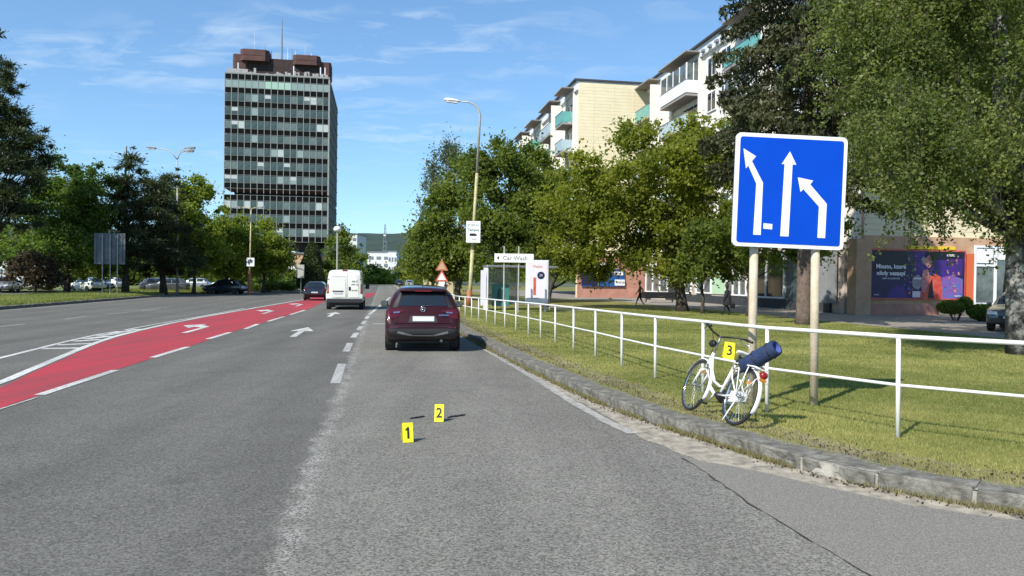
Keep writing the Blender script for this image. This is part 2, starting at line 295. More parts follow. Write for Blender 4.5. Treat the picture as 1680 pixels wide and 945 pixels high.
def link(name, me, parent=None, loc=None):
    o = bpy.data.objects.new(name, me); COL.objects.link(o)
    if parent is not None: o.parent = parent
    if loc is not None: o.location = loc
    return o
def tag(o, label, cat, group=None, kind=None):
    o['label'] = label; o['category'] = cat
    if group: o['group'] = group
    if kind: o['kind'] = kind
    return o
def empty(name, loc=(0, 0, 0), rz=0.0, label=None, cat=None, group=None):
    o = bpy.data.objects.new(name, None); COL.objects.link(o); o.location = loc; o.rotation_euler = (0, 0, rz); o.empty_display_size = .3
    if label: tag(o, label, cat, group)
    return o
def struct(o): o['kind'] = 'structure'; return o
def stuff(o): o['kind'] = 'stuff'; return o
KIDS = {}
def kids(o): return [c for c in bpy.data.objects if c.parent == o]
def copy_tree(o, parent=None):
    c = o.copy(); COL.objects.link(c)
    if parent is not None: c.parent = parent
    for ch in kids(o): copy_tree(ch, c)
    return c
def sheet(name, pts, z, m, parent=None):
    bm = bmesh.new(); vs = [bm.verts.new((p[0], p[1], z)) for p in pts]; bm.faces.new(vs); bm.normal_update(); bmesh.ops.triangulate(bm, faces=bm.faces[:], ngon_method='EAR_CLIP'); bm.normal_update()
    for f in bm.faces:
        if f.normal.z < 0: f.normal_flip()
    me = bpy.data.meshes.new(name); bm.to_mesh(me); bm.free(); me.materials.append(MATS[m]); return link(name, me, parent)
def offset(path, d):
    out = []
    for i, p in enumerate(path):
        a = Vector(path[max(i - 1, 0)][:2]); b = Vector(path[min(i + 1, len(path) - 1)][:2]); t = (b - a).normalized(); n = Vector((t.y, -t.x)); out.append((p[0] + n.x * d, p[1] + n.y * d))
    return out
def resample(path, step):
    out = [Vector(path[0][:2])]; acc = 0
    for a, b in zip(path[:-1], path[1:]):
        a = Vector(a[:2]); b = Vector(b[:2]); L = (b - a).length; d = step - acc
        while d <= L: out.append(a + (b - a) * (d / L)); d += step
        acc = (acc + L) % step if L + acc >= step else acc + L
    return out
def smoothpath(p, it=2):
    for _ in range(it):
        q = [p[0]]
        for a, b in zip(p[:-1], p[1:]): q += [(a[0] * .75 + b[0] * .25, a[1] * .75 + b[1] * .25), (a[0] * .25 + b[0] * .75, a[1] * .25 + b[1] * .75)]
        p = q + [p[-1]]
    return p
def text(s, size, m, M, parent, name='lettering', ext=.004, bold=0.0, align='CENTER', sx=1.0):
    cu = bpy.data.curves.new(name, 'FONT'); cu.body = s; cu.size = size; cu.extrude = ext; cu.offset = bold; cu.align_x = align; cu.align_y = 'CENTER'; cu.resolution_u = 3
    t = bpy.data.objects.new('tmp', cu); COL.objects.link(t); dg = bpy.context.evaluated_depsgraph_get(); me = bpy.data.meshes.new_from_object(t.evaluated_get(dg)); bpy.data.objects.remove(t)
    me.transform(M @ Matrix.Diagonal((sx, 1, 1, 1))); me.materials.clear(); me.materials.append(MATS[m]); return link(name, me, parent)
def frame(origin, right, up=(0, 0, 1)):                            # matrix with x = right, y = up, z = towards the viewer
    r = Vector(right).normalized(); u = Vector(up); u = (u - r * u.dot(r)).normalized(); n = r.cross(u)
    return Matrix(((r.x, u.x, n.x, origin[0]), (r.y, u.y, n.y, origin[1]), (r.z, u.z, n.z, origin[2]), (0, 0, 0, 1)))
def tri_mesh(name, V, nper, mat_, tint=None, parent=None):          # many small flat faces from an (N,nper,3) array
    n = V.shape[0]; me = bpy.data.meshes.new(name); me.vertices.add(n * nper); me.vertices.foreach_set('co', V.reshape(-1).astype(np.float32))
    me.loops.add(n * nper); me.loops.foreach_set('vertex_index', np.arange(n * nper, dtype=np.int32)); me.polygons.add(n); me.polygons.foreach_set('loop_start', np.arange(0, n * nper, nper, dtype=np.int32))
    me.materials.append(MATS[mat_]); me.update(calc_edges=True)
    if tint is not None:
        a = me.attributes.new('tint', 'FLOAT', 'POINT'); a.data.foreach_set('value', np.repeat(tint, nper).astype(np.float32))
    return link(name, me, parent)

# ------------------------------------------------------------------ ground, road, pavements
struct(sheet('ground', [(-6000, -300), (6000, -300), (6000, 9000), (-6000, 9000)], -.03, 'land'))
kb_px = [(1680, 846), (1494, 813), (1356, 784), (1253, 754), (1150, 720), (1095, 704), (1007, 672), (918, 632), (799, 572)]
kb = [(8.5, 4.2), (6.4, 4.75)] + [G(*p) for p in kb_px]
kb = kb + [tuple(W(u, v)[:2]) for u, v in ((27, 2.45), (40, 2.3), (80, 2.3), (190, 2.3))]
kb = smoothpath(kb, 2)
LK = -18.6
left_edge = [W(-40, LK), W(69, LK), W(72, LK - 3), W(72, -60), W(79, -60), W(79, -19), W(82, -16.5), W(190, -16.0)]
road_pts = [(60, -40), (60, 3.6), (8.6, 4.15)] + kb + [tuple(p[:2]) for p in reversed(left_edge)]
road = struct(sheet('road', road_pts, 0, 'asphalt'))
gut = offset(kb, -.0)
# grass verge on the right, pavement before the shops
back = offset(kb, .37)
verge = struct(sheet('grass_verge', back + [tuple(W(190, 60)[:2]), (60, 40), (60, 4.0)], .135, 'turf'))
pav = struct(sheet('pavement', [W(4, 19.6)[:2], W(36, 19.2)[:2], W(60, 19.0)[:2], W(72, 13.5)[:2], W(120, 12)[:2], W(120, 26.5)[:2], W(37, 60)[:2], W(4, 60)[:2]], .142, 'paving'))
lawn_path = struct(sheet('footpath', [W(40, 9.5)[:2], W(74, 9.0)[:2], W(74, 11)[:2], W(40, 11.5)[:2]], .142, 'paving'))
lverge = struct(sheet('left_verge', [W(-40, LK - .15)[:2], W(69, LK - .15)[:2], W(71.6, LK - 3)[:2], W(71.6, LK - 7.5)[:2], W(-40, LK - 9)[:2]], .13, 'turf_left'))
lot = struct(sheet('parking_lot', [W(-40, LK - 9)[:2], W(71.6, LK - 7.5)[:2], W(71.6, -90)[:2], W(-40, -90)[:2]], .02, 'parking'))
isl = struct(sheet('traffic_island', [W(79.3, -60)[:2], W(79.3, -19)[:2], W(82, -16.7)[:2], W(190, -16.3)[:2], W(190, -60)[:2]], .13, 'turf_left'))

_sb = [p for p in kb if p[1] < 40]; SOIL = (_sb,)
# kerbs: stones laid one by one on a mortar bed
def kerb_variants():
    out = []
    for k in range(6):
        rr = random.Random(k); bm = bmesh.new(); bmesh.ops.create_cube(bm, size=1)
        for q in bm.verts: q.co = Vector((q.co.x * .995, q.co.y * .40, q.co.z * .26))
        bmesh.ops.subdivide_edges(bm, edges=bm.edges[:], cuts=2, use_grid_fill=True)
        bmesh.ops.bevel(bm, geom=[e for e in bm.edges if len(e.link_faces) == 2 and e.calc_face_angle(0) > .5], offset=.014, segments=1, affect='EDGES')
        for q in bm.verts:
            q.co += Vector((rr.uniform(-.008, .008), rr.uniform(-.013, .013), rr.uniform(-.011, .011)))
        me = bpy.data.meshes.new('kerb_stone'); bm.to_mesh(me); bm.free(); me.materials.append(MATS['kerb_stone'])
        out.append(me)
    return out
KV = kerb_variants()
def kerb_run(path, n, top, side, name):
    bed_pts = offset(path, .05 * side) + list(reversed(offset(path, .36 * side)))
    bed = struct(sheet(name, bed_pts, top - .016, 'mortar')); q1 = offset(path, .018 * side); V_ = [(x_, y_, z_) for x_, y_ in q1 for z_ in (0.0, top - .018)]; MB().add(V_, [(2 * k, 2 * k + 2, 2 * k + 3, 2 * k + 1) for k in range(len(q1) - 1)]).build('kerb_backing', 'mortar', bed)
    pts = resample(offset(path, .20 * side), .72)
    for i in range(min(n, len(pts) - 1)):
        a, b = pts[i], pts[i + 1]; o = link('kerb_stone', KV[i % 6], bed); c = (a + b) / 2
        o.location = (c.x + random.uniform(-.006, .006), c.y, top - .13 + random.uniform(-.008, .008)); o.rotation_euler = (random.uniform(-.02, .02), random.uniform(-.008, .008), math.atan2(b.y - a.y, b.x - a.x) + (math.pi if side < 0 else 0))
        o.scale = ((b - a).length / 1.0 * 1.02, 1, 1)
    return bed
kerb_run(kb, 86, .145, 1, 'kerb')
lk_path = [tuple(W(u, LK)[:2]) for u in (10, 30, 69)] + [tuple(W(71.6, LK - 3)[:2])]
kerb_run(lk_path, 90, .15, -1, 'kerb')

# gutter dust, worn edge line, cracks
def ragged(path_a, path_b, j, n=90):
    a = [Vector(p) for p in resample(path_a, .18)]; b = [Vector(p) for p in resample(path_b, .18)]
    return [(p.x + random.uniform(-j, j), p.y + random.uniform(-j, j)) for p in a] + [(p.x + random.uniform(-j, j), p.y + random.uniform(-j, j)) for p in reversed(b)]
dust_out = [G(*p) for p in [(799, 575), (900, 633), (980, 675), (1060, 722), (1150, 757), (1250, 775), (1356, 800), (1494, 830), (1680, 857)]]
dust_in = [G(*p) for p in kb_px[::-1]]
dust_in = [(p[0] + .02, p[1] + .02) for p in dust_in]
struct(sheet('gutter_dust', ragged(dust_out, dust_in, .025), .004, 'sand'))
struct(sheet('soil_strip', ragged(offset(_sb, .40), offset(_sb, .92), .10), .139, 'soil'))
rep_ = [G(*p) for p in [(1122, 752), (1165, 780), (1230, 826), (1262, 845), (1300, 868), (1345, 896), (1420, 940), (1500, 988)]]; struct(sheet('asphalt_patch', rep_ + [(4.2, 4.1), (8.0, 4.1)] + [G(*p) for p in [(1680, 853), (1494, 826), (1356, 796), (1250, 771), (1150, 750)]], .0035, 'asphalt_patch'))
e0 = [G(*p) for p in [(796, 573), (850, 604), (900, 634), (950, 665), (1000, 693), (1050, 716)]]
struct(sheet('edge_line', ragged(offset(e0, -.05), offset(e0, .09), .012), .008, 'road_white_worn'))
cr = [G(*p) for p in [(1120, 752), (1165, 782), (1230, 828), (1262, 847), (1300, 870), (1345, 898), (1420, 942), (1500, 990)]]
cr = [(p[0] + random.uniform(-.012, .012), p[1] + random.uniform(-.02, .02)) for p in resample(cr, .12)]
struct(sheet('pavement_crack', offset(cr, -.009) + list(reversed([(p[0] + random.uniform(-.004, .020), p[1]) for p in offset(cr, .008)])), .0075, 'tar'))

# ------------------------------------------------------------------ painted markings
def strip(name, pts, wd, m, z=.004):
    a = offset(pts, -wd / 2); b = offset(pts, wd / 2); return struct(sheet(name, a + list(reversed(b)), z, m))
rl = smoothpath([(-6.6, 7.2)] + [G(*p) for p in [(0, 637), (60, 608), (100, 591), (150, 568), (200, 551), (300, 527.5), (400, 509.5), (500, 492.5)]], 1)
rr_ = smoothpath([(-5.95, 7.0)] + [G(*p) for p in [(0, 669), (64, 649), (190, 607), (307, 570), (377, 546), (422, 532), (478, 516), (505, 508)]], 1)
rl += [tuple(W(72, -6.2)[:2])]; rr_ += [tuple(W(72, -4.6)[:2])]
struct(sheet('red_lane', rl + list(reversed(rr_)), .004, 'road_red'))
wl = smoothpath([(-6.9, 7.0)] + [G(*p) for p in [(0, 629), (50, 607), (100, 586), (150, 565), (200, 548.5), (300, 526), (400, 508.3), (500, 491.3)]], 1)
strip('lane_line', wl, .17, 'road_white', .008)
strip('lane_line', [G(*p) for p in [(-60, 601), (0, 587.5), (60, 572.5), (110, 560), (160, 549), (210, 541)]] , .13, 'road_white')
strip('lane_line', [G(*p) for p in [(206, 541), (260, 531), (330, 519), (400, 506)]], .10, 'road_white')
for (a, b) in (((70, 572), (138, 571)), ((95, 566), (152, 563.5)), ((120, 560), (165, 557)), ((140, 556), (180, 551.5)), ((160, 551), (196, 547)), ((178, 547.5), (212, 543)), ((198, 543.5), (228, 540))):
    strip('hatch_line', [G(*a), G(*b)], .30, 'road_white')
for (a, b) in (((65, 648.5), (190, 607.5)), ((250, 587), (308, 569.5)), ((341, 556.5), (378, 545.5)), ((402, 540), (423, 532)), ((440, 527.5), (466, 519.5)), ((476, 516.5), (500, 509))):
    strip('lane_dash', [G(*a), G(*b)], .16, 'road_white', .008)
strip('lane_dash', [G(-30, 684), G(0, 672), G(62, 652)], .05, 'road_white_worn', .008)
for (a, b) in (((550, 629), (561, 597)), ((567.5, 577), (574.5, 563)), ((579, 554), (585, 546)), ((588.5, 541.5), (592.5, 535.5)), ((595, 532), (598.5, 526.5)), ((601, 523), (604, 518.5))):
    strip('lane_dash', [G(*a), G(*b)], .17, 'road_white_soft')
strip('lane_line', [G(606, 516), G(640, 488)], .16, 'road_white')
for (a, b) in (((-10, 537), (40, 531.5)), ((105, 524), (141, 519)), ((175, 516), (211, 512.5)), ((232, 510), (262, 506.5))):
    strip('lane_dash', [G(*a), G(*b)], .12, 'road_white_worn')
strip('edge_line', [W(20, LK + .55)[:2], W(66, LK + .55)[:2]], .13, 'road_white_worn')
def arrow(px, py, shape, m='road_white', z=.006, s=1.0, flip=1):
    o = G(px, py); d = Vector((-SU, CU)); n = Vector((CU, SU)) * flip
    return struct(sheet('lane_arrow', [(o[0] + d.x * y * s + n.x * x * s, o[1] + d.y * y * s + n.y * x * s) for x, y in shape], z, m))
turn = [(-.08, 0), (.08, 0), (.08, 2.4), (.55, 3.1), (.78, 2.7), (.95, 4.6), (.05, 4.3), (.30, 3.75), (-.08, 3.0)]
left = [(-.12, 0), (.12, 0), (.12, 3.3), (-.45, 4.1), (-.45, 4.9), (-1.25, 3.9), (-.60, 2.5), (-.52, 3.2), (-.12, 2.7)]
strt = [(-.10, 0), (.10, 0), (.10, 2.9), (.40, 2.9), (.02, 5.2), (-.40, 2.9), (-.10, 2.9)]
arrow(480, 553, [(x * .95, y * .88) for x, y in strt]); arrow(540, 519.5, [(x * .95, y * .88) for x, y in strt])
arrow(302, 546.5, [(x * .75, y * .95) for x, y in left], 'road_white', .010); arrow(431, 515, [(x * .75, y) for x, y in left], 'road_white', .010); arrow(486, 502.5, [(x * .75, y) for x, y in left], 'road_white', .010)
arrow(612, 531.5, [(0, -.15), (1.4, -.15), (2.0, -.5), (2.0, .5), (1.4, .15), (0, .15)])
struct(sheet('red_lane', [W(100, -5)[:2], W(190, -9)[:2], W(190, -5.5)[:2], W(100, -2.5)[:2]], .004, 'road_red'))
struct(sheet('red_lane', [W(70, -2.6)[:2], W(92, -2.9)[:2], W(92, -.9)[:2], W(70, -1.3)[:2]], .004, 'road_red'))

# ------------------------------------------------------------------ hills on the horizon
def hills():
    nx, ny = 150, 26; V = []; F = []
    for j in range(ny):
        for i in range(nx):
            x = -3600 + 7200 * i / (nx - 1); y = 1500 + 2400 * j / (ny - 1); t = j / (ny - 1)
            h = 182 + 12 * math.sin(x / 520 + .6) + 9 * math.sin(x / 190 + 2) + 3 * math.sin(x / 60) + random.uniform(-2, 2)
            V.append((x, y, -5 + h * math.sin(min(t * 1.25, 1) * math.pi / 2) ** 1.3 * (1 + .25 * t)))
    for j in range(ny - 1):
        for i in range(nx - 1): F.append((j * nx + i, j * nx + i + 1, (j + 1) * nx + i + 1, (j + 1) * nx + i))
    return struct(MB().add(V, F).build('hills', 'forest', smooth=True))
hills()

# ------------------------------------------------------------------ the office tower
def part_at(name, me, parent, loc, rz=0): o = link(name, me, parent, loc); o.rotation_euler = (0, 0, rz); return o
def tower():
    T = empty('office_tower', (-76.45, 200, 0), math.atan2(4.6, 26.5), 'tall dark glass office tower with brown rooftop blocks and antennas', 'office tower')
    Wd, Dp = 26.9, 36.0; nb = 16; bw = Wd / nb
    m = MB(); m.box(.4, Wd - .4, .4, Dp - .4, 25.2, 55.2); m.box(.4, Wd - .9, .4, Dp - .4, 11.4, 23.4); m.build('core', 'tower_dark', T)
    m = MB(); m.box(2.2, Wd - 2.6, 2.2, Dp - 2, 23.4, 25.2); m.box(3, Wd - 3.4, 3, Dp - 3, 0, 11.4); m.build('recessed_storey', 'tower_dark', T)
    pane = MB(); pane.box(.05, bw - .07, -.02, .10, .08, 1.98); spn = MB(); spn.box(.05, bw - .07, .02, .16, .06, 1.42)
    PM = [pane.mesh('window_pane', k) for k in ('tower_glass', 'tower_glass', 'tower_glass_b', 'tower_glass_pale', 'tower_blind', 'tower_glass_mint')]
    SM = spn.mesh('spandrel_panel', 'tower_span')
    half = MB(); half.box(.05, bw - .07, -.05, -.025, 1.0, 1.95); HM = half.mesh('blind', 'tower_blind')
    rr = random.Random(5)
    rows = [(55.3 - 3.59 * i, i < 8) for i in range(9)] + [(23.4 - 3.59 * i, i < 3) for i in range(4)]
    for ri, (z, wdw) in enumerate(rows):
        for b in range(nb):
            o = part_at('spandrel_panel', SM, T, (b * bw, .0, z - 1.45))
            if wdw:
                k = rr.choices((0, 1, 2, 3, 4), (40, 20, 26, 11, 3))[0]
                if ri == 0: k = 5 if 6 <= b <= 9 else 3
                o = part_at('window_pane', PM[k], T, (b * bw, .0, z - 3.55))
                if rr.random() < .10 and ri: part_at('blind', HM, o, (0, 0, 0))
    m = MB()
    for b in range(nb + 1):
        m.box(b * bw - .075, b * bw + .065, -.10, .24, 25.2 - 1.25, 55.5); m.box(b * bw - .075, b * bw + .065, -.10, .24, 11.2, 23.5)
    m.box(-.05, Wd + .05, -.16, .12, 55.42, 55.75)
    m.build('mullion_frame', 'tower_frame', T)
    m = MB()
    for (z, wdw) in rows:
        m.box(0, Wd, -.125, .06, z - 1.48, z - 1.42); m.box(0, Wd, -.125, .06, z - .03, z + .03)
    m.build('sill_band', 'tower_frame', T)
    # the side elevation, seen edge on
    g = MB(); s_ = MB(); f_ = MB(); nd = 21; dw = Dp / nd
    for (z, wdw) in rows:
        for k in range(nd):
            s_.box(Wd - .35, Wd - .02, k * dw + .08, k * dw + dw - .08, z - 1.4, z - .04)
            if wdw: g.box(Wd - .35, Wd + .0, k * dw + .08, k * dw + dw - .08, z - 3.5, z - 1.5)
        f_.box(Wd - .3, Wd + .28, 0, Dp, z - 1.52, z - 1.40)
    for k in range(nd + 1):
        f_.box(Wd - .3, Wd + .12, k * dw - .07, k * dw + .07, 24, 55.5); f_.box(Wd - .3, Wd + .10, k * dw - .07, k * dw + .07, 11.3, 23.5)
    stuff(s_.build('side_spandrel', 'tower_span', T)); stuff(g.build('side_glazing', 'tower_glass', T)); f_.build('side_frame', 'tower_frame', T)
    # sloping soffit over the recess
    m = MB(); m.poly([(0, 0, 25.15), (Wd, 0, 25.15), (Wd - 1.6, 1.6, 24.2), (1.6, 1.6, 24.2)]); m.poly([(Wd, 0, 25.15), (Wd, Dp, 25.15), (Wd - 1.6, Dp, 24.2), (Wd - 1.6, 1.6, 24.2)]); m.build('soffit', 'tower_brown', T)
    # roof: dark plant rooms and overhanging brown blocks
    m = MB(); m.box(5.2, 24, 2.6, 30, 55.3, 60.6); m.box(2, 25, 8, 32, 55.3, 57.0); m.build('plant_room', 'tower_plant', T)
    m = MB()
    for k in range(14): m.box(7.3 + k * .95, 7.5 + k * .95, 2.85, 3.02, 57.4, 60.4)
    m.build('louvre_frame', 'tower_brown', T)
    def block(cx, cy, w_, d_, z0, z1, c):
        m = MB(); a = [(cx - w_ / 2 + c, cy - d_ / 2), (cx + w_ / 2 - c, cy - d_ / 2), (cx + w_ / 2, cy - d_ / 2 + c), (cx + w_ / 2, cy + d_ / 2 - c), (cx + w_ / 2 - c, cy + d_ / 2), (cx - w_ / 2 + c, cy + d_ / 2), (cx - w_ / 2, cy + d_ / 2 - c), (cx - w_ / 2, cy - d_ / 2 + c)]
        m.poly([(x, y, z0) for x, y in a], d=(0, 0, z1 - z0))
        zm = (z0 + z1) / 2
        m.poly([(x + (x - cx) * .02, y + (y - cy) * .02, zm - .1) for x, y in a], d=(0, 0, .2))
        return m.build('rooftop_block', 'tower_brown', T)
    block(7.2, 4.2, 7.4, 6.5, 59.4, 62.4, .9); block(3.4, 5, 3.8, 6, 57.4, 61.2, .5); block(20.6, 4.6, 7.2, 6.5, 59.2, 61.8, .9); block(25.0, 6, 4.0, 6, 56.6, 60.6, .5)
    block(7.2, 30, 7.2, 6.5, 59.2, 62.2, 1.6); block(20.6, 30, 7.0, 6.5, 59.2, 61.6, 1.6)
    m = MB()
    for (cx, sgn) in ((7.2, -1), (7.2, 1), (20.6, -1), (20.6, 1)):
        m.poly([(cx + sgn * 3.2, 4, 59.2), (cx + sgn * 1.6, 4, 59.2), (cx + sgn * .4, 4, 55.3), (cx + sgn * 1.6, 4, 55.3)], d=(0, 3, 0))
    m.build('slanted_support', 'tower_brown', T)
    m = MB(); m.box(.4, 5.6, 1.0, 1.2, 55.3, 57.0); m.box(24.2, 26.3, .8, 2.6, 55.3, 56.6); m.build('roof_parapet', 'tower_concrete', T)
    rr = random.Random(9); m = MB()
    for k in range(40):
        x = rr.uniform(1, 26); y = rr.uniform(.6, 2.4); m.cbox(x - .3, x + .3, y - .2, y + .2, 55.6, 55.8 + rr.uniform(.2, 1.5), .05)
    stuff(m.build('roof_equipment', 'tower_concrete', T))
    for (x, z1, r, mt) in ((13.6, 72.5, .30, 'ind_grey'), (6.4, 68.2, .06, 'lampglass'), (16.3, 64.6, .14, 'ind_grey'), (10.8, 63.6, .22, 'ind_blue'), (12.2, 63.2, .18, 'wall_beige'), (17.3, 64.0, .16, 'lampglass'), (19.8, 66.0, .06, 'lampglass'), (21.5, 63.6, .20, 'lampglass'), (20.7, 63.4, .15, 'poster_red'), (9.2, 65.5, .10, 'ind_grey'), (15.2, 65.0, .10, 'lampglass'), (18.6, 62.6, .2, 'lampglass'), (22.6, 63.2, .16, 'ind_grey'), (5.2, 64.0, .10, 'ind_grey')):
        m = MB(); m.tube([(x, 6, 59.5), (x, 6, z1 * .5 + 30.2), (x, 6, z1)], [r, r * .8, r * .4], 6); m.build('antenna', mt, T)
    for x in (3.1, 17.4, 24.4, 25.6):
        m = MB(); m.tube([(x, 1.2, 55.4), (x, 1.2, 58.6)], .17, 6); m.build('antenna', 'lampglass', T)
    # low annex at the foot
    A = empty('low_pavilion', W(232, -26), TH, 'low flat-roofed grey pavilion at the foot of the glass tower', 'building')
    m = MB(); m.box(-14, 3.2, -26, 30, 6.2, 8.6); m.build('roof', 'fascia_white', A); m = MB(); m.box(-12, 2.4, -25, 29, 0, 6.2); m.build('wall', 'plinth_dark', A)
    m = MB(); [m.box(2.4, 2.5, y, y + 2.6, 1, 5.4) for y in range(-24, 26, 3)]; m.build('glazing', 'tower_glass', A)
tower()

# ------------------------------------------------------------------ apartment blocks (local frame: x across (v), y along (u))
def block_frame(name, label):
    o = empty(name, (0, 0, 0), TH, label, 'apartment block'); return o
def apartments(v0, u0, u1, zr, T, cols, depth, gable_mat, glazed=()):
    wal = MB(); wal.box(v0 + .0, v0 + depth, u0 + .02, u1, 4.2, zr - .9); wal.build('wall', 'wall_white', T)
    m = MB(); m.box(v0 - .05, v0 + depth + .1, u0 - .18, u0 + .0, 0, zr - .15); m.build('gable_wall', gable_mat, T)
    m = MB(); m.box(v0 - .25, v0 + depth + .3, u0 - .12, u1 + .3, zr - .92, zr); m.build('fascia', 'fascia_white', T)
    m = MB(); m.box(v0 - .5, v0 + depth + .5, u0 - .32, u1 + .5, zr, zr + .16); m.build('roof', 'roof_dark', T)
    nf = 6; fh = 2.82; zt = zr - 1.1
    wm = MB(); wm.box(-.04, .06, 0, 1.5, 0, 1.45); fm = MB(); fm.box(-.09, .0, -.06, 1.56, -.08, -.0); fm.box(-.07, .0, .72, .78, 0, 1.45); fm.box(-.07, 0, -.06, 0, 0, 1.45); fm.box(-.07, 0, 1.5, 1.56, 0, 1.45); fm.box(-.07, 0, -.06, 1.56, 1.45, 1.52)
    WM = wm.mesh('window', 'glass_dark'); FM = fm.mesh('window_frame', 'sign_white')
    blocked = [(a - .4, b + .4) for a, b in cols]
    u = u0 + 1.0
    for f in range(nf):
        z = zt - fh * (f + 1) + .95
        if z < 4.3: continue
        for k in range(int((u1 - u0) / 2.6)):
            uu = u0 + .8 + k * 2.6
            if any(a < uu + 1.5 and uu < b for a, b in blocked): continue
            o = link('window', WM, T, (v0 - .03, uu, z)); link('window_frame', FM, o)
    for ci, (a, b) in enumerate(cols):
        # party walls and the canopy over the top balcony
        m = MB(); m.box(v0 - 1.25, v0 - .02, a - .16, a, 4.2, zr - .95) if ci % 2 else m.box(v0 - .3, v0 - .02, a - .16, a, 4.2, zr - .95); m.box(v0 - .25, v0 - .02, b, b + .16, 4.2, zr - .95); m.build('party_wall', 'wall_white', T)
        m = MB(); m.box(v0 - 1.5, v0 - .27, a - .25, b + .25, zr - .52, zr - .42); m.build('canopy', 'soffit', T)
        for f in range(nf):
            z = zt - fh * (f + 1)
            if z < 4.5: continue
            s = MB(); s.box(v0 - 1.35, v0 + .05, a, b, z - .18, z); sb = s.build('balcony', 'soffit', T)
            if (ci, f) in glazed:
                pm = 'balcony_white'
                g = MB()
                g.box(v0 - 1.30, v0 - 1.26, a + .06, b - .06, z + 1.15, z + fh - .3); g.box(v0 - 1.26, v0 - .05, a + .07, a + .1, z + 1.15, z + fh - .3); g.build('glazing', 'glass_shop', sb)
                g = MB()
                n = 4
                for k in range(n + 1): yy = a + .02 + (b - a - .1) * k / n; g.box(v0 - 1.35, v0 - 1.27, yy, yy + .07, z + 1.1, z + fh - .25)
                for x in (1.32, .72, .1): g.box(v0 - x, v0 - x + .07, a + .0, a + .06, z + 1.1, z + fh - .25)
                g.build('window_frame', 'sign_white', sb)
            else: pm = ('balcony_teal', 'balcony_pale', 'balcony_pale', 'balcony_teal')[(ci * 2 + f) % 4] if not glazed else ('balcony_teal' if f == 0 else 'balcony_pale')
            p = MB(); p.box(v0 - 1.38, v0 - 1.33, a, b, z + .08, z + 1.12); p.box(v0 - 1.33, v0 - .03, a, a + .05, z + .08, z + 1.12); p.box(v0 - 1.33, v0 - .03, b - .05, b, z + .08, z + 1.12); p.build('parapet', pm, sb)
            r_ = MB(); r_.box(v0 - 1.41, v0 - 1.31, a - .03, b + .03, z + 1.13, z + 1.18); r_.build('handrail', 'galv', sb)
            d = MB(); d.box(v0 - .05, v0 + .02, a + .5, a + 1.4, z + .05, z + 2.15); d.box(v0 - .05, v0 + .02, a + 1.6, b - .4, z + .85, z + 2.15); d.build('balcony_door', 'glass_dark', sb)
B1 = block_frame('apartment_block', 'pale yellow tiled gable and balconies of the apartment block behind the bus shelter')
apartments(18.8, 73, 107, 21.6, B1, [(74.2, 77.4), (80, 85.5), (90, 94.5), (97.5, 102.5)], 13.5, 'wall_cream')
def cladding(T, v0, v1, u, z0, z1, m_):
    m = MB(); n = int((z1 - z0) / .32)
    for k in range(n): z = z0 + (z1 - z0) * k / n; m.box(v0, v1, u - .195, u - .185, z + .010, z + (z1 - z0) / n - .006)
    for v in np.linspace(v0 + 1.5, v1 - 1.5, 6): m.box(v - .012, v + .012, u - .215, u - .20, z0, z1)
    return stuff(m.build('cladding', m_, T))
cladding(B1, 18.8, 32.2, 73, 4.4, 21.3, 'wall_cream')
m = MB(); m.box(18.85, 32.2, 72.6, 72.80, 0, 4.2); m.build('ground_floor_wall', 'wall_pink', B1)
m = MB(); m.box(26.5, 33, 74, 90, 21.75, 22.5); m.build('roof_access', 'roof_dark', B1)
B2 = block_frame('apartment_block', 'long pale apartment block with a white glazed balcony behind the dark conifer')
apartments(26.0, 38, 77.5, 21.5, B2, [(40.5, 45.5), (47.5, 52.8), (60, 66), (69, 73)], 14, 'wall_peach', glazed=((2, 0), (1, 1), (0, 2)))
cladding(B2, 26.0, 40.1, 38, 4.5, 21.2, 'wall_cream')
# awning-like grey panels under the eaves
m = MB(); [m.box(25.55, 25.75, u, u + .5, 20.75, 20.95) for u in np.arange(47, 60, 1.3)]; m.build('vent', 'ind_grey', B2)

# ground-floor shops along the long block: x (image column) -> u on the facade
def u_on(px, v=26.0):
    t = (px - 840) / F_PX; Y = v / (CU * t + SU); X = t * Y; return Y * CU - X * SU
FV = 25.96
def fbox(name, pa, pb, z0, z1, m_, d=.1, T=B2, off=0.0, parent=None):
    a, b = sorted((u_on(pa), u_on(pb))); m = MB(); m.box(FV - d - off, FV - off, a, b, z0, z1); return m.build(name, m_, parent or T)
fbox('shop_wall', 1066, 1394, 0, 4.2, 'wall_pinkish', .3)
fbox('plinth', 1100, 1374, .14, .75, 'plinth_dark', .15, off=.3)
def shopwin(pa, pb, z0, z1, n, fr='sign_white', gl='glass_shop'):
    f = MB(); a, b = sorted((u_on(pa), u_on(pb))); x0, x1 = FV - .46, FV - .32
    f.box(x0, x1, a, b, z0 - .1, z0); f.box(x0, x1, a, b, z1, z1 + .12)
    for k in range(n + 1): y = a + (b - a - .12) * k / n; f.box(x0 + .01, x1, y, y + .12, z0, z1)
    o = f.build('shop_window', fr, B2); g = MB(); g.box(FV - .36, FV - .305, a + .05, b - .05, z0, z1); g.build('pane', gl, o); return o
shopwin(1066, 1102, .9, 3.3, 3); fbox('wall_panel', 1103, 1117, .2, 3.6, 'plinth_dark', .05, off=.31)
shopwin(1118, 1142, .9, 3.3, 2); shopwin(1150, 1175, 1.0, 3.5, 2); fbox('wall_panel', 1176, 1199, .9, 3.9, 'mint', .06, off=.31)
fbox('wall_panel', 1150, 1236, 3.55, 4.15, 'fascia_white', .08, off=.38)
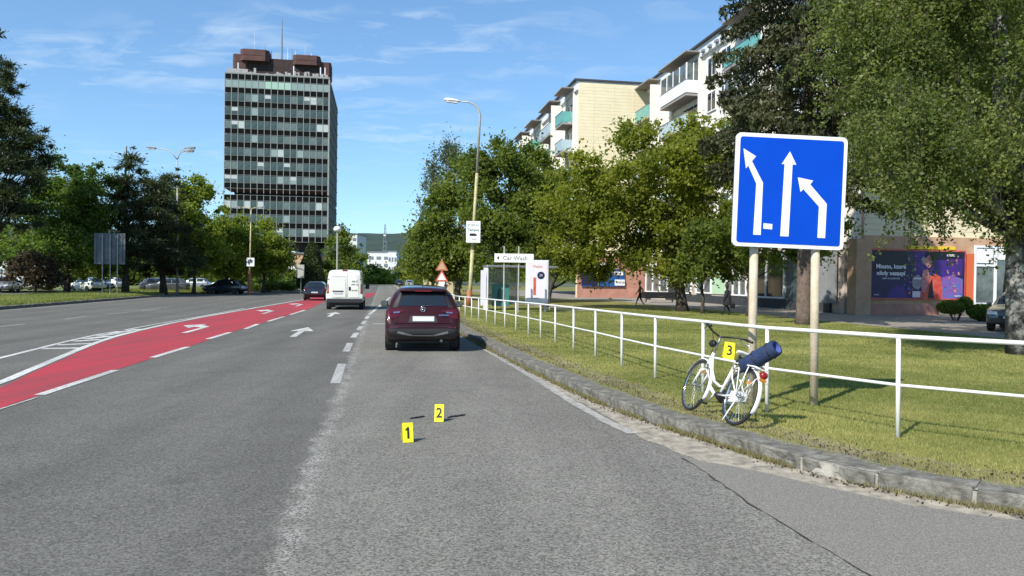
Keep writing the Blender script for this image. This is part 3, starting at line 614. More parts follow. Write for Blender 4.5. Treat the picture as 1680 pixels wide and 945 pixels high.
shopwin(1200, 1234, .95, 3.0, 3); shopwin(1238, 1297, .9, 3.6, 2, 'fascia_white', 'glass_dark'); fbox('wall_panel', 1299, 1338, .75, 4.0, 'shop_teal', .06, off=.31)
dr = fbox('shop_door', 1341, 1371, .75, 3.0, 'black', .06, off=.31); fbox('shop_sign', 1338, 1372, 3.05, 3.9, 'shop_teal', .06, off=.38)
a_, b_ = sorted((u_on(1341), u_on(1370))); text('HERŇA', .55, 'mint', frame((FV - .45, (a_ + b_) / 2, 3.35), (0, -1, 0)), B2, 'lettering')
a_, b_ = sorted((u_on(1373), u_on(1387))); m = MB(); m.box(FV - 1.1, FV - .5, a_, b_, .7, 4.3); m.build('column', 'grey_column', B2)
m = MB(); m.box(FV - .6, FV + .3, 37.5, 38.3, .14, 4.3); m.build('corner_pier', 'wall_peach', B2)

# south gable of the long block: billboard, orange-framed shop window
def gx(s): return 26.0 + s          # distance s right of the corner, in the local frame
GU = 37.82
m = MB(); m.box(gx(-.05), gx(14.1), GU - .10, GU - .0, .14, 4.5); m.build('ground_floor_wall', 'wall_peach', B2)
m = MB(); m.box(gx(.0), gx(6.2), GU - .22, GU - .11, .14, .75); m.build('plinth', 'wall_pink', B2)
BB = empty('billboard', W(GU - .2, gx(3.22), 2.38), TH, 'wide dark blue billboard with a person in a red jacket, on the peach gable wall', 'billboard')
bw_, bh_ = 5.76, 2.62
m = MB(); m.box(-bw_ / 2, bw_ / 2, -.03, .05, -bh_ / 2, bh_ / 2); m.build('panel', 'poster_navy', BB)
m = MB(); m.box(-bw_ / 2 - .05, bw_ / 2 + .05, -.05, .05, bh_ / 2, bh_ / 2 + .08); m.box(-bw_ / 2 - .05, bw_ / 2 + .05, -.05, .05, -bh_ / 2 - .06, -bh_ / 2); m.box(-bw_ / 2 - .06, -bw_ / 2, -.05, .05, -bh_ / 2, bh_ / 2); m.box(bw_ / 2, bw_ / 2 + .06, -.05, .05, -bh_ / 2, bh_ / 2); m.build('frame', 'poster_red', BB)
def bp(pts, m_, k=1, name='printed_shape'):    # points as fractions of the panel, x right, y up
    return MB().poly([((x - .5) * bw_, -.03 - .004 * k, (y - .5) * bh_) for x, y in pts]).build(name, m_, BB)
def blob(cx, cy, rx, ry, n=14, j=.12, seed=0):
    q = random.Random(seed); return [(cx + rx * math.cos(a) * (1 + q.uniform(-j, j)), cy + ry * math.sin(a) * (1 + q.uniform(-j, j))) for a in [2 * math.pi * k / n for k in range(n)]]
bp([(0, .55), (.37, .55), (.37, 1), (0, 1)], 'poster_black', 1)
bp([(.16, 0), (.20, .18), (.27, .26), (.34, .24), (.39, .0)], 'poster_violet', 1)
bp([(.45, .45), (.45, 1), (.97, 1), (.97, .5), (.7, .4)], 'poster_violet', 1)
bp([(.62, .80), (.62, 1), (.98, 1), (.98, .86)], 'poster_black', 2)
bp([(.75, 0), (.75, .45), (.86, .5), (.98, .42), (.98, 0)], 'poster_cyan', 2)
bp([(.53, .0), (.52, .12), (.60, .30), (.62, .48), (.68, .52), (.74, .46), (.76, .20), (.76, 0)], 'poster_red', 3)
bp([(.60, .0), (.62, .30), (.645, .44), (.655, .2), (.67, 0)], 'poster_black', 4)
bp(blob(.605, .80, .042, .155, seed=1), 'poster_pink', 4)                                    # head, as flat print
bp([(.57, .84), (.575, .95), (.60, 1.0), (.64, .98), (.655, .86), (.65, .68), (.64, .80), (.61, .93)], 'poster_black', 5)
bp([(.535, .14), (.52, .30), (.535, .48), (.545, .60), (.60, .62), (.615, .5), (.60, .28), (.57, .13)], 'poster_pink', 5)
bp([(.535, .74), (.52, .82), (.545, .9), (.57, .82), (.565, .70)], 'poster_grey', 5)
bp(blob(.485, .34, .055, .16, seed=3), 'poster_grey', 5); bp([(.435, .02), (.435, .15), (.52, .15), (.52, .02)], 'poster_pale', 6)
bp([(.44, .40), (.45, .44), (.53, .44), (.53, .40)], 'poster_pale', 6)
q = random.Random(4)
for k in range(46):
    cx = q.choice((q.gauss(.40, .03), q.gauss(.86, .04))); cy = q.uniform(.1, .9); r = q.uniform(.006, .016)
    bp(blob(cx, cy, r, r * 2.1, 6, .3, k), q.choice(('poster_dots', 'poster_pink', 'poster_cyan', 'poster_grey', 'poster_dots')), 7 + .02 * k, 'confetti')
fb = lambda x, y, z=.045: frame(((x - .5) * bw_, -.03 - z, (y - .5) * bh_), (1, 0, 0))
text('Miesto, ktoré', .335, 'text_white', fb(.20, .66), BB, ext=.002, bold=.009); text('nikdy nezaspí', .325, 'text_white', fb(.20, .52), BB, ext=.002, bold=.009); text('stále na prijímači', .16, 'text_white', fb(.20, .415), BB, ext=.002)
text('RADIO', .17, 'text_white', fb(.84, .92), BB, ext=.002, bold=.005); text('expres', .15, 'text_white', fb(.92, .06), BB, ext=.002); text('media', .13, 'text_white', fb(.05, .07), BB, ext=.002)
m = MB(); m.box(gx(2.6), gx(5.5), GU - .22, GU - .11, 3.80, 3.97); m.build('lamp_strip', 'yellow_sign', B2)
MB().box(gx(6.28), gx(6.72), GU - .20, GU - .11, .9, 3.6).build('orange_panel', 'wall_orange_panel', B2); MB().box(gx(9.35), gx(9.85), GU - .20, GU - .11, .9, 3.3).build('orange_panel', 'wall_orange_panel', B2)
f = MB(); x0, x1 = gx(6.74), gx(9.33)
for a, b, c, d in ((x0, x1, .72, .85), (x0, x1, 3.95, 4.08), (x0, x0 + .1, .85, 3.95), (x1 - .1, x1, .85, 3.95), ((x0 + x1) / 2 - .02, (x0 + x1) / 2 + .12, .85, 3.95), (x0 + .1, (x0 + x1) / 2 - .02, 2.9, 3.02)): f.box(a, b, GU - .24, GU - .14, c, d)
o = f.build('shop_window', 'sign_white', B2); g = MB(); g.box(x0 + .05, x1 - .05, GU - .17, GU - .105, .8, 4.0); g.build('pane', 'glass_shop', o)
g = MB(); g.box(x0 + .15, (x0 + x1) / 2 - .1, GU - .20, GU - .175, 3.1, 3.9); g.box((x0 + x1) / 2 + .18, x1 - .15, GU - .20, GU - .175, 3.3, 3.9); g.build('pane_reflection', 'sign_white', o)  # white panels stand in for reflections in the upper glass

# blue shop front on the yellow gable
SG = empty('shop_sign', W(72.5, 18.9, 0), TH, 'blue and white shop front boards under the yellow gable wall', 'shop sign')
def gpx(px, py, Y=71.5): x, z = P(px, py, Y); return Y * 0 + x * CU + Y * SU - 18.9, z
def sbox(name, p0, p1, m_, k=0):
    a, zb = gpx(p0[0], p1[1]); b, zt = gpx(p1[0], p0[1]); m = MB(); m.box(a, b, -.08 - .03 * k, -.0 - .03 * k, zb, zt); return m.build(name, m_, SG)
sbox('blue_board', (968, 441), (1046, 470), 'blue_sign'); sbox('dark_board', (968, 450), (998, 468), 'poster_navy', 1); sbox('yellow_board', (988, 428), (998, 450), 'yellow_sign', 2)
sbox('white_board', (1002, 430), (1024, 441), 'sign_white', 1); sbox('white_board', (1004, 445), (1043, 451), 'sign_white', 2); sbox('white_board', (1028, 459), (1046, 469), 'sign_white', 2); sbox('post', (997, 428), (999.5, 470), 'sign_white', 3)
a, z = gpx(1023, 448); text('LEKÁREŇ', .34, 'blue_sign', frame((a, -.16, z), (1, 0, 0)), SG); a, z = gpx(1038, 464); text('MINI', .36, 'text_grey', frame((a, -.16, z), (1, 0, 0)), SG)

# ------------------------------------------------------------------ fence along the kerb
fp_px = [(1473, 718), (1258, 676)]
posts = [(5.75, 7.15), (4.95, 7.42), G(1473, 718, .14), G(1258, 676, .14), None, G(1075, 620, .14), G(1020, 601, .14), G(977, 585, .14), G(941, 573, .14), G(911, 562.5, .14), G(887, 555, .14), G(867, 548.5, .14)]
posts[1] = (posts[2][0] + .83, posts[2][1] - .62); posts[0] = (posts[1][0] + 1.3, posts[1][1] - .85); posts[4] = ((posts[3][0] + posts[5][0]) / 2, (posts[3][1] + posts[5][1]) / 2)
del posts[1]; posts[0] = (posts[1][0] + 1.12, posts[1][1] - .93)
lx, ly = posts[-1]; ex, ey = G(745, 513, .14)
nfar = 9
for k in range(1, nfar + 1): posts.append((lx + (ex - lx) * k / nfar, ly + (ey - ly) * k / nfar))
FN = empty('pipe_railing', (posts[1][0], posts[1][1], 0), 0, 'long white tubular steel railing running along the kerb', 'railing')
ox, oy = posts[1]
def ftop(y): return .14 + 1.10 - .0092 * max(0, y - 8)
for i, (x, y) in enumerate(posts):
    m = MB(); r = .024; m.tube([(x - ox, y - oy, .0), (x - ox - .012, y - oy, ftop(y) - .02)], r, 10); m.build('post', 'white_metal', FN, True)
top = [(x - ox - .012, y - oy, ftop(y)) for x, y in posts]; midr = [(x - ox, y - oy - .0, .14 + (ftop(y) - .14) * .52) for x, y in posts]
MB().tube(top, .025, 12).build('top_rail', 'white_metal', FN, True)
MB().tube(midr, .018, 10).build('mid_rail', 'white_metal', FN, True)
# second stretch of close-set bars near the street lamp
F2 = empty('bar_railing', (ex, ey, 0), 0, 'short painted railing with close bars, partly red and green, by the street lamp', 'railing')
d = Vector((-SU * 1.05, CU)).normalized()
for k in range(26):
    p = (d.x * .55 * k, d.y * .55 * k); c = 'green_paint' if 15 < k < 21 else ('red_paint' if 3 < k < 11 else 'white_metal_far')
    MB().tube([(p[0], p[1], .1), (p[0], p[1], .97)], .03, 6).build('bar', c, F2)
e_ = (d.x * 14.3, d.y * 14.3); MB().tube([(0, 0, 1.0), (e_[0], e_[1], 1.0)], .035, 8).build('top_rail', 'white_metal_far', F2)

# ------------------------------------------------------------------ the big blue lane sign
def rounded(w_, h_, r, n=6):
    pts = []
    for cx, cz, a0 in ((w_ / 2 - r, h_ / 2 - r, 0), (-w_ / 2 + r, h_ / 2 - r, 90), (-w_ / 2 + r, -h_ / 2 + r, 180), (w_ / 2 - r, -h_ / 2 + r, 270)):
        for k in range(n + 1): a = R(a0 + 90 * k / n); pts.append((cx + r * math.cos(a), cz + r * math.sin(a)))
    return pts
pL = G(1237, 666, .14); pR = G(1335, 665, .14); YS = (pL[1] + pR[1]) / 2
cs = P(1295.5, 314.5, YS); wS = 185.5 * YS / F_PX; hS = 185 * YS / F_PX
SGN = empty('lane_sign', (cs[0], YS, cs[1]), R(3), 'large square blue sign with three white lane arrows on two posts', 'road sign'); SGN.rotation_euler = (0, R(1.55), R(3))
MB().poly([(x, -.02, z) for x, z in rounded(wS, hS, .07)], d=(0, .04, 0)).build('sign_plate', 'sign_white', SGN)
MB().poly([(x, -.0225, z) for x, z in rounded(wS - .105, hS - .105, .035)], d=(0, -.003, 0)).build('blue_field', 'sign_blue', SGN)
m = MB()
for z in (-.45, .45): m.box(-wS / 2 + .06, wS / 2 - .06, .02, .055, z - .03, z + .03)
m.build('bracket', 'galv', SGN)
def sp(pts, name='white_arrow'):   # zoomed image fractions of the plate -> plate coordinates
    return MB().poly([((x - .5) * wS, -.0265, (.5 - y) * hS) for x, y in pts], d=(0, -.002, 0)).build(name, 'sign_white', SGN)
sp([(.205, .900), (.270, .900), (.270, .420), (.140, .255), (.182, .232), (.075, .165), (.082, .340), (.108, .300), (.215, .435)][::-1] and [(.182, .895), (.250, .895), (.250, .435), (.143, .250), (.178, .205), (.062, .140), (.092, .315), (.112, .290), (.190, .445)])
sp([(.270, .790), (.350, .795), (.350, .842), (.270, .838)], 'white_bar')
sp([(.425, .898), (.500, .898), (.508, .262), (.542, .262), (.480, .148), (.410, .262), (.436, .262)])
sp([(.760, .898), (.830, .898), (.832, .595), (.675, .430), (.700, .395), (.560, .372), (.590, .500), (.615, .475), (.762, .622)])
for (pb, ptx) in ((pL, 1240.5), (pR, 1341.5)):
    tpx = P(ptx, 411, YS); top_ = Vector((tpx[0], YS + .09, tpx[1] + .9)); base = Vector((pb[0] + .01, YS + .09, .05)); inv = SGN.matrix_world
    SGNM = Matrix.Translation(SGN.location) @ SGN.rotation_euler.to_matrix().to_4x4(); iv = SGNM.inverted()
    m = MB(); m.tube([iv @ base, iv @ top_], .058, 14); m.build('post', 'post_wood', SGN, True)

# ------------------------------------------------------------------ street lamps
def luminaire(T, p, d, mt='lampglass', s=1.0):
    M_ = Matrix.Translation(p) @ Vector(d).to_track_quat('X', 'Z').to_matrix().to_4x4()
    m = MB(); m.lathe([(.03, -.1), (.10, 0), (.16, .25), (.19, .55), (.15, .8), (.04, .92)], n=12)
    me = m.mesh('lamp_head', mt, True)
    me.transform(Matrix.Rotation(R(90), 4, 'Y')); me.transform(Matrix.Diagonal((s, s, .6 * s, 1))); me.transform(M_); h = link('lamp_head', me, T)
    m = MB(); m.box(.1 * s, .75 * s, -.11 * s, .11 * s, -.15 * s, -.07 * s); g = m.mesh('lamp_glass', 'lamp_clear'); g.transform(M_); link('lamp_glass', g, h)
YL = 45.0; bx = P(770, 492, YL)[0]; tx, tz = P(787.5, 190, YL)
L1 = empty('street_lamp', (bx, YL, .14), 0, 'tall yellow street lamp with one curved arm by the railing', 'street lamp')
H1 = tz - .14; dx = tx - bx
MB().tube([(0, 0, 0), (dx * .3, 0, H1 * .3)], [.12, .115], 10).build('lower_pole', 'pole_yellow', L1, True)
MB().tube([(-.01, 0, 0), (.0, 0, 1.0)], [.20, .16], 10).build('pole_base', 'pole_red', L1, True)
MB().tube([(dx * .3, 0, H1 * .3), (dx * .72, 0, H1 * .70)], [.105, .095], 10).build('middle_pole', 'pole_yellow', L1, True)
hx, hz = P(752, 166, YL); hx -= bx; hz -= .14
MB().tube([(dx * .72, 0, H1 * .70), (dx, 0, H1), (dx - .08, 0, H1 + .35), (dx - .3, 0, H1 + .62), (dx - .65, 0, H1 + .80), (hx, 0, hz)], [.08, .07, .06, .05, .045, .04], 10).build('upper_arm', 'galv_pale', L1, True)
luminaire(L1, (hx + .05, 0, hz), (-1, 0, .12))
sx_, sz_ = P(776.5, 380.5, YL - .25); S1 = empty('street_sign', (sx_, YL - .25, sz_), TH * .4, 'white notice board with green lettering hung on the yellow street lamp', 'sign')
MB().cbox(-.42, .42, -.02, .02, -.64, .64, .01).build('board', 'sign_white', S1)
f1 = lambda x, z: frame((x, -.024, z), (1, 0, 0)); text('P 50 m', .22, 'text_green', f1(0, .40), S1); text('Tempus', .21, 'text_green', f1(0, .12), S1, bold=.004); text('shop', .14, 'text_grey', f1(.05, -.42), S1)
m = MB(); m.poly([(-.22, -.024, -.24), (.2, -.024, -.24), (.2, -.024, -.14), (.08, -.024, -.09), (-.2, -.024, -.09)], d=(0, -.003, 0)); m.build('car_symbol', 'black', S1)
def double_lamp(pb, ptop, Y, label, arms, hsz=1.0, r=.09, pm='galv_pale'):
    b = P(pb[0], pb[1], Y)[0]; t = P(ptop[0], ptop[1], Y); L = empty('street_lamp', (b, Y, 0), 0, label, 'street lamp', None)
    MB().tube([(0, 0, 0), (t[0] - b, 0, t[1])], [r * 1.3, r * .6], 8).build('pole', pm, L, True)
    for (ax_, ay_) in arms:
        e = P(ax_, ay_, Y); e = (e[0] - b, e[1]); s = (t[0] - b, t[1]); c = Vector((s[0] * .55 + e[0] * .45, 0, max(s[1], e[1]) * .5 + .5 * (s[1] * .3 + e[1] * .7)))
        MB().tube([(s[0], 0, s[1]), ((s[0] * .8 + e[0] * .2), 0, s[1] + (e[1] - s[1]) * .45), c, (e[0], 0, e[1])], r * .5, 6).build('arm', pm, L, True)
        luminaire(L, (e[0], 0, e[1]), (1 if ax_ > ptop[0] else -1, 0, .05), 'ind_grey', hsz)
    return L
double_lamp((291, 480), (291, 262), 70, 'grey street lamp with two spread arms rising over the left trees', [(256, 243), (305, 243), (303, 248)])
LM = double_lamp((409, 478), (412, 344), 75, 'thin yellowish street lamp before the light green trees', [(396, 340), (424, 340)], .8, .08, 'pole_yellow')
MB().tube([(0, 0, 0), (0, 0, 2.3)], .16, 8).build('pole_base', 'pole_red', LM)
lx2, lz2 = P(411, 430, 74.6); S2 = empty('street_sign', (lx2, 74.6, lz2), 0, 'small white square sign on the thin yellowish lamp pole', 'sign'); MB().cbox(-.38, .38, -.02, .02, -.42, .42, .01).build('board', 'sign_white', S2); MB().box(-.22, .22, -.028, -.021, -.1, .25).build('symbol', 'text_grey', S2)
gx0, _ = P(553, 440, 130); L3 = empty('street_lamp', (gx0, 130, 0), 0, 'slim lamp post with a round head, right of the glass tower', 'street lamp')
z3 = P(553, 376, 130)[1]; MB().tube([(0, 0, 0), (0, 0, z3)], .14, 8).build('pole', 'galv_pale', L3); MB().lathe([(.1, -.5), (.55, -.35), (.7, 0), (.5, .4), (.1, .55)], (0, 0, z3), n=12).build('globe', 'lampglass', L3, True)
b4 = P(492, 452, 80); S4 = empty('street_sign', (b4[0] + .1, 80, 0), 0, 'tall pale notice board by the thuja tree', 'sign'); MB().cbox(-.35, .35, -.03, .03, 1.7, 3.1, .01).build('board', 'galv_pale', S4); MB().tube([(0, .05, 0), (0, .05, 2.9)], .04, 6).build('post', 'galv', S4)

# big sign seen from behind on the left verge
YB = 60.0; bs = [P(x, 478, YB) for x in (168, 181, 193)]; c_ = P(178.5, 408, YB); w2 = 53 * YB / F_PX; h2 = 51 * YB / F_PX
BK = empty('sign_back', (c_[0], YB, 0), R(-4), 'grey back of a large road sign on thin posts, on the left verge', 'road sign')
MB().cbox(-w2 / 2, w2 / 2, .1, .13, c_[1] - h2 / 2, c_[1] + h2 / 2, .01).build('sign_plate', 'sign_back', BK)
for x in (-.52, .12, .72): MB().tube([(x, 0, 0), (x, 0, c_[1] + h2 / 2 - .1)], .04, 8).build('post', 'galv', BK)
for x in (-1.1, -.45, .0, .5, 1.05): MB().box(x, x + .05, .04, .097, c_[1] - h2 / 2 + .05, c_[1] + h2 / 2 - .05).build('stiffener', 'sign_back', BK)
for z in (-.9, -.3, .3, .9): MB().box(-w2 / 2 + .05, w2 / 2 - .05, .045, .094, c_[1] + z, c_[1] + z + .05).build('stiffener', 'sign_back', BK)

# warning signs by the far right kerb
yx = 50.0; wx, _ = P(724.5, 470, yx); WS = empty('warning_sign', (wx, yx, .1), 0, 'pole with an orange triangle above a white triangle sign, far right kerb', 'road sign')
zt = P(724.5, 424, yx)[1]; MB().tube([(0, .06, 0), (0, .06, zt - .15)], .05, 8).build('pole', 'galv_pale', WS)
for zc, mt_ in ((zt - .55, 'orange'), (zt - 1.25, 'sign_white')):
    MB().poly([(-.42, 0, zc - .35), (.42, 0, zc - .35), (0, 0, zc + .4)], d=(0, .02, 0)).build('triangle', 'poster_red' if mt_ == 'sign_white' else 'orange', WS); MB().poly([(-.28, -.004, zc - .27), (.28, -.004, zc - .27), (0, -.004, zc + .22)], d=(0, -.003, 0)).build('triangle_field', mt_ if mt_ == 'sign_white' else 'wall_peach', WS)
MB().box(-.2, .2, -.01, .01, zt - 2.1, zt - 1.65).build('plate', 'sign_white', WS)
gw = P(718, 470, 84); GWL = empty('garden_wall', (gw[0], 84, 0), TH, 'low beige plastered wall at the far right kerb', 'wall'); MB().box(-1.6, 1.7, 0, .4, 0, 2.3).build('wall', 'wall_beige', GWL)
for x in (-1.45, -.5): MB().box(x, x + .35, -.1, .0, 0, 2.6).build('pillar', 'wall_beige', GWL)

# ------------------------------------------------------------------ direction board, bus shelter with poster case
YD = 38.0; cD = P(843.5, 423.5, YD)
DS = empty('direction_board', (cD[0], YD, 0), R(2), 'long white direction board with a left arrow on two posts', 'sign')
MB().cbox(-.985, .985, -.03, .03, cD[1] - .22, cD[1] + .22, .01).build('board', 'sign_white', DS)
for px in (827, 851): MB().tube([(P(px, 450, YD)[0] - cD[0], .08, .1), (P(px, 450, YD)[0] - cD[0], .08, P(px, 404, YD)[1])], .04, 8).build('post', 'galv_pale', DS)
text('Car Wash', .30, 'text_grey', frame((.05, -.034, cD[1] - .01), (1, 0, 0)), DS, bold=.002)
MB().poly([(-.88, -.034, cD[1]), (-.76, -.034, cD[1] - .10), (-.76, -.034, cD[1] + .10)], d=(0, -.003, 0)).build('arrow_symbol', 'black', DS)
YH = 40.0; cA = P(881, 462, YH); AD = empty('poster_case', (cA[0], YH, 0), R(3), 'white framed poster case with a red bar and dark blue disc', 'advertisement')
aw, ah = 34 * YH / F_PX, 2.15; zc = cA[1]
MB().cbox(-aw / 2 - .05, aw / 2 + .05, -.08, .12, zc - ah / 2 - .06, zc + ah / 2 + .06, .02).build('case', 'fascia_white', AD)
MB().box(-aw / 2 + .03, aw / 2 - .03, -.095, -.082, zc - ah / 2 + .04, zc + ah / 2 - .04).build('poster', 'ad_pale', AD)
MB().box(-.5 + .30, -.5 + .44, -.105, -.097, zc - .70, zc + .22).build('red_bar', 'poster_red', AD)
MB().poly([(.20 + .20 * math.cos(2 * math.pi * k / 20), -.097, zc + .33 + .20 * math.sin(2 * math.pi * k / 20)) for k in range(20)], d=(0, -.006, 0)).build('blue_disc', 'poster_navy', AD)
text('24', .16, 'text_white', frame((.20, -.106, zc + .33), (1, 0, 0)), AD); text('novinka', .14, 'text_grey', frame((-.1, -.098, zc - .88), (1, 0, 0)), AD); text('Vitajte', .2, 'lamp_amber', frame((0, -.098, zc + .8), (1, 0, 0)), AD)
for x in (-aw / 2 + .1, aw / 2 - .1): MB().box(x - .06, x + .06, -.02, .08, .1, zc - ah / 2 - .06).build('leg', 'galv', AD)
SH = empty('bus_shelter', (P(828, 460, 41)[0], 41, 0), TH, 'glass bus shelter with a teal notice, behind the direction board', 'bus shelter')
MB().cbox(-1.0, 2.9, -.2, 1.5, 2.45, 2.58, .03).build('roof', 'galv', SH)
for x in (-.95, .9, 2.8): MB().box(x - .03, x + .03, 1.35, 1.41, .1, 2.45).build('post', 'galv_pale', SH)
MB().box(-.98, -.92, -.15, 1.35, .1, 2.45).build('end_frame', 'fascia_white', SH)
gl_ = MB(); gl_.box(-.90, .86, 1.37, 1.39, .4, 2.4).build('glass_panel', 'glass_clear', SH)
MB().box(-.6, .35, .6, .66, .35, 1.55).build('notice', 'teal', SH); MB().poly([(-.35, .595, .7), (-.1, .595, .5), (.1, .595, .8), (.05, .595, 1.2), (-.2, .595, 1.35), (-.3, .595, 1.1)], d=(0, -.01, 0)).build('notice_print', 'teal_dark', SH)
MB().box(-1.32, -1.05, -.1, -.04, .4, 2.3).build('side_poster', 'ad_pale', SH)
MB().box(.5, 2.4, .9, 1.3, .45, .52).build('seat', 'galv', SH)

# low dark bench by the shops
q_ = P(1085, 488, 60); BN = empty('bench', (q_[0], 60, .14), TH, 'low dark slab bench before the shop windows', 'bench'); MB().cbox(-1.55, 1.5, -.3, .3, .35, .85, .04).build('seat', 'black', BN)
for x in (-1.1, 1.1): MB().box(x - .15, x + .15, -.2, .2, 0, .35).build('leg', 'concrete', BN)

# ------------------------------------------------------------------ trees
def rnd_dirs(n, g): v = g.normal(size=(n, 3)); return v / np.linalg.norm(v, axis=1, keepdims=True)
def leaf_quads(C, a, b, g, radial=None, droop=0.0):
    n = len(C); U = rnd_dirs(n, g)
    if radial is not None: U = U * .45 + radial; U /= np.linalg.norm(U, axis=1, keepdims=True)
    if droop: U[:, 2] -= droop; U /= np.linalg.norm(U, axis=1, keepdims=True)
    V = np.cross(U, rnd_dirs(n, g)); V /= np.maximum(np.linalg.norm(V, axis=1, keepdims=True), 1e-6)
    A = a * g.uniform(.5, 1.5, (n, 1)) / 2; B = b * g.uniform(.5, 1.5, (n, 1)) / 2
    return np.stack([C - U * A, C + V * B - U * A * .1, C + U * A, C - V * B - U * A * .1], axis=1)
def in_ells(ells, n, g, inner=.45):
    vol = np.array([e[3] * e[4] * e[5] for e in ells]) ** .8; pick = g.choice(len(ells), n, p=vol / vol.sum())
    d = rnd_dirs(n, g); r = (inner + (1 - inner) * g.uniform(0, 1, (n, 1)) ** .6)
    E_ = np.array(ells); return E_[pick, :3] + d * r * E_[pick, 3:6], pick
def add_trunk(T, base, topz, r, limbs, m='bark_dark', lean=(0, 0), seed=0, nl=14, zmin=.25):
    q = random.Random(seed); mb = MB(); N = 8; pts = []
    for k in range(N + 1):
        t = k / N; pts.append(Vector((lean[0] * t + (q.uniform(-.12, .12) * r * 4 if 0 < k < N else 0), lean[1] * t + q.uniform(-.1, .1) * r * 3, topz * t - .1)))
    rad = [r * (1.25 if k == 0 else 1) * (1 - .85 * k / N) for k in range(N + 1)]; mb.tube(pts, rad, 9)
    tr = mb.build('trunk', m, T, True); lb = MB()
    for p in q.sample(limbs, min(nl, len(limbs))):
        p = Vector(p); hz_ = min(max(p.z * q.uniform(.35, .75), topz * zmin), topz * .92); t = hz_ / topz; i = min(int(t * N), N - 1); s = pts[i].lerp(pts[i + 1], t * N - i)
        midp = s.lerp(p, .5) + Vector((q.uniform(-.2, .2), q.uniform(-.2, .2), q.uniform(-.1, .35))); r0 = rad[i] * q.uniform(.3, .5); lb.tube([s, s.lerp(midp, .5) + Vector((0, 0, -.05)), midp, p], [r0, r0 * .7, r0 * .45, r0 * .12], 6)
    if limbs: lb.build('limb', m, T, True)['kind'] = 'stuff'
def tree(name, label, base, ells, leaf, ncl, nlf, size, rc, r, seed, topz=None, bark='bark_dark', lean=(0, 0), group=None, elong=.7, inner=.45, radial=False, nl=14, cat='tree', flat=.8, zmin=.25):
    g = np.random.default_rng(seed); T = empty(name, (base[0], base[1], base[2] if len(base) > 2 else 0), 0, label, cat, group)
    off = np.array([base[0], base[1], base[2] if len(base) > 2 else 0]); E_ = [(e[0] - off[0], e[1] - off[1], e[2] - off[2]) + tuple(e[3:]) for e in ells]
    C, pk = in_ells(E_, ncl, g, inner)
    nx_ = ncl // 5; e_ = np.array(E_)[pk[:nx_]]; C[:nx_] = e_[:, :3] + (C[:nx_] - e_[:, :3]) / np.maximum(np.linalg.norm((C[:nx_] - e_[:, :3]) / e_[:, 3:6], axis=1, keepdims=True), .1) * g.uniform(1.0, 1.22, (nx_, 1))
    ct = g.uniform(0, 1, ncl); cr = rc * g.uniform(.45, 1.35, ncl); cr[:nx_] = rc * g.uniform(.3, .6, nx_)
    k = g.choice(ncl, nlf, p=cr ** 2 / (cr ** 2).sum()); D = rnd_dirs(nlf, g); rad_ = np.abs(g.normal(0, .62, (nlf, 1)))
    Pn = C[k] + D * rad_ * cr[k][:, None] * np.array([1, 1, flat]); Pn[:, 2] = np.maximum(Pn[:, 2], .25)
    Q = leaf_quads(Pn, size, size * elong, g, D if radial else None); tint = np.clip(ct[k] * .55 + g.uniform(0, .5, nlf), 0, 1)
    stuff(tri_mesh('crown', Q, 4, leaf, tint, T))
    topz = topz or float(C[:, 2].max() * .85); add_trunk(T, base, topz, r, [tuple(c) for c in C[:80]], bark, lean, seed, nl, zmin)
    return T
def E3(cx, cy, rx, ry, Y, d=None): x, z = P(cx, cy, Y); s = Y / F_PX; return (x, Y, z, rx * s, d or rx * s, ry * s)

# right: maple with two spreading lobes
Y = 43; b = P(1120, 512, Y)[0]
tree('maple_tree', 'spreading yellow-green maple with a leaning dark trunk, left of the blue sign', (b, Y, .1), [E3(1010, 300, 75, 75, Y, 2.2), E3(1085, 290, 90, 90, Y), E3(1170, 310, 75, 100, Y), E3(1035, 380, 90, 60, Y), E3(1130, 395, 90, 65, Y), E3(1020, 225, 25, 30, Y, .8), E3(1050, 215, 16, 26, Y, .6), E3(1110, 235, 60, 40, Y), E3(1190, 230, 55, 50, Y), E3(1115, 440, 40, 22, Y)], 'leaf_maple', 230, 74000, .20, .85, .34, 11, topz=6.2, lean=(-.7, 0), nl=22, zmin=.35)
Y = 46; b = P(893, 500, Y)[0]
tree('maple_tree', 'yellow-green maple between the poster case and the pink shop wall', (b, Y, .1), [E3(945, 330, 60, 60, Y), E3(960, 395, 70, 50, Y), E3(930, 400, 40, 50, Y), E3(985, 430, 40, 30, Y), E3(1000, 330, 40, 50, Y)], 'leaf_maple', 120, 40000, .19, .8, .22, 12, topz=4.6, lean=(1.4, 0), nl=16)
Y = 40; b = P(1152, 514, Y)[0]
tree('young_tree', 'slender young tree with a thin dark trunk right of the maple', (b, Y, .1), [E3(1165, 400, 55, 45, Y), E3(1195, 430, 45, 30, Y), E3(1150, 445, 35, 18, Y)], 'leaf_linden', 60, 14000, .17, .6, .11, 13, topz=3.6, nl=10)
Y = 38; b = P(1228, 515, Y)[0]
tree('young_tree', 'dark young tree half hidden behind the left sign post', (b, Y, .1), [E3(1245, 390, 75, 45, Y), E3(1285, 400, 60, 35, Y), E3(1330, 380, 60, 45, Y)], 'leaf_linden', 90, 18000, .17, .7, .14, 14, topz=4.2, nl=10)
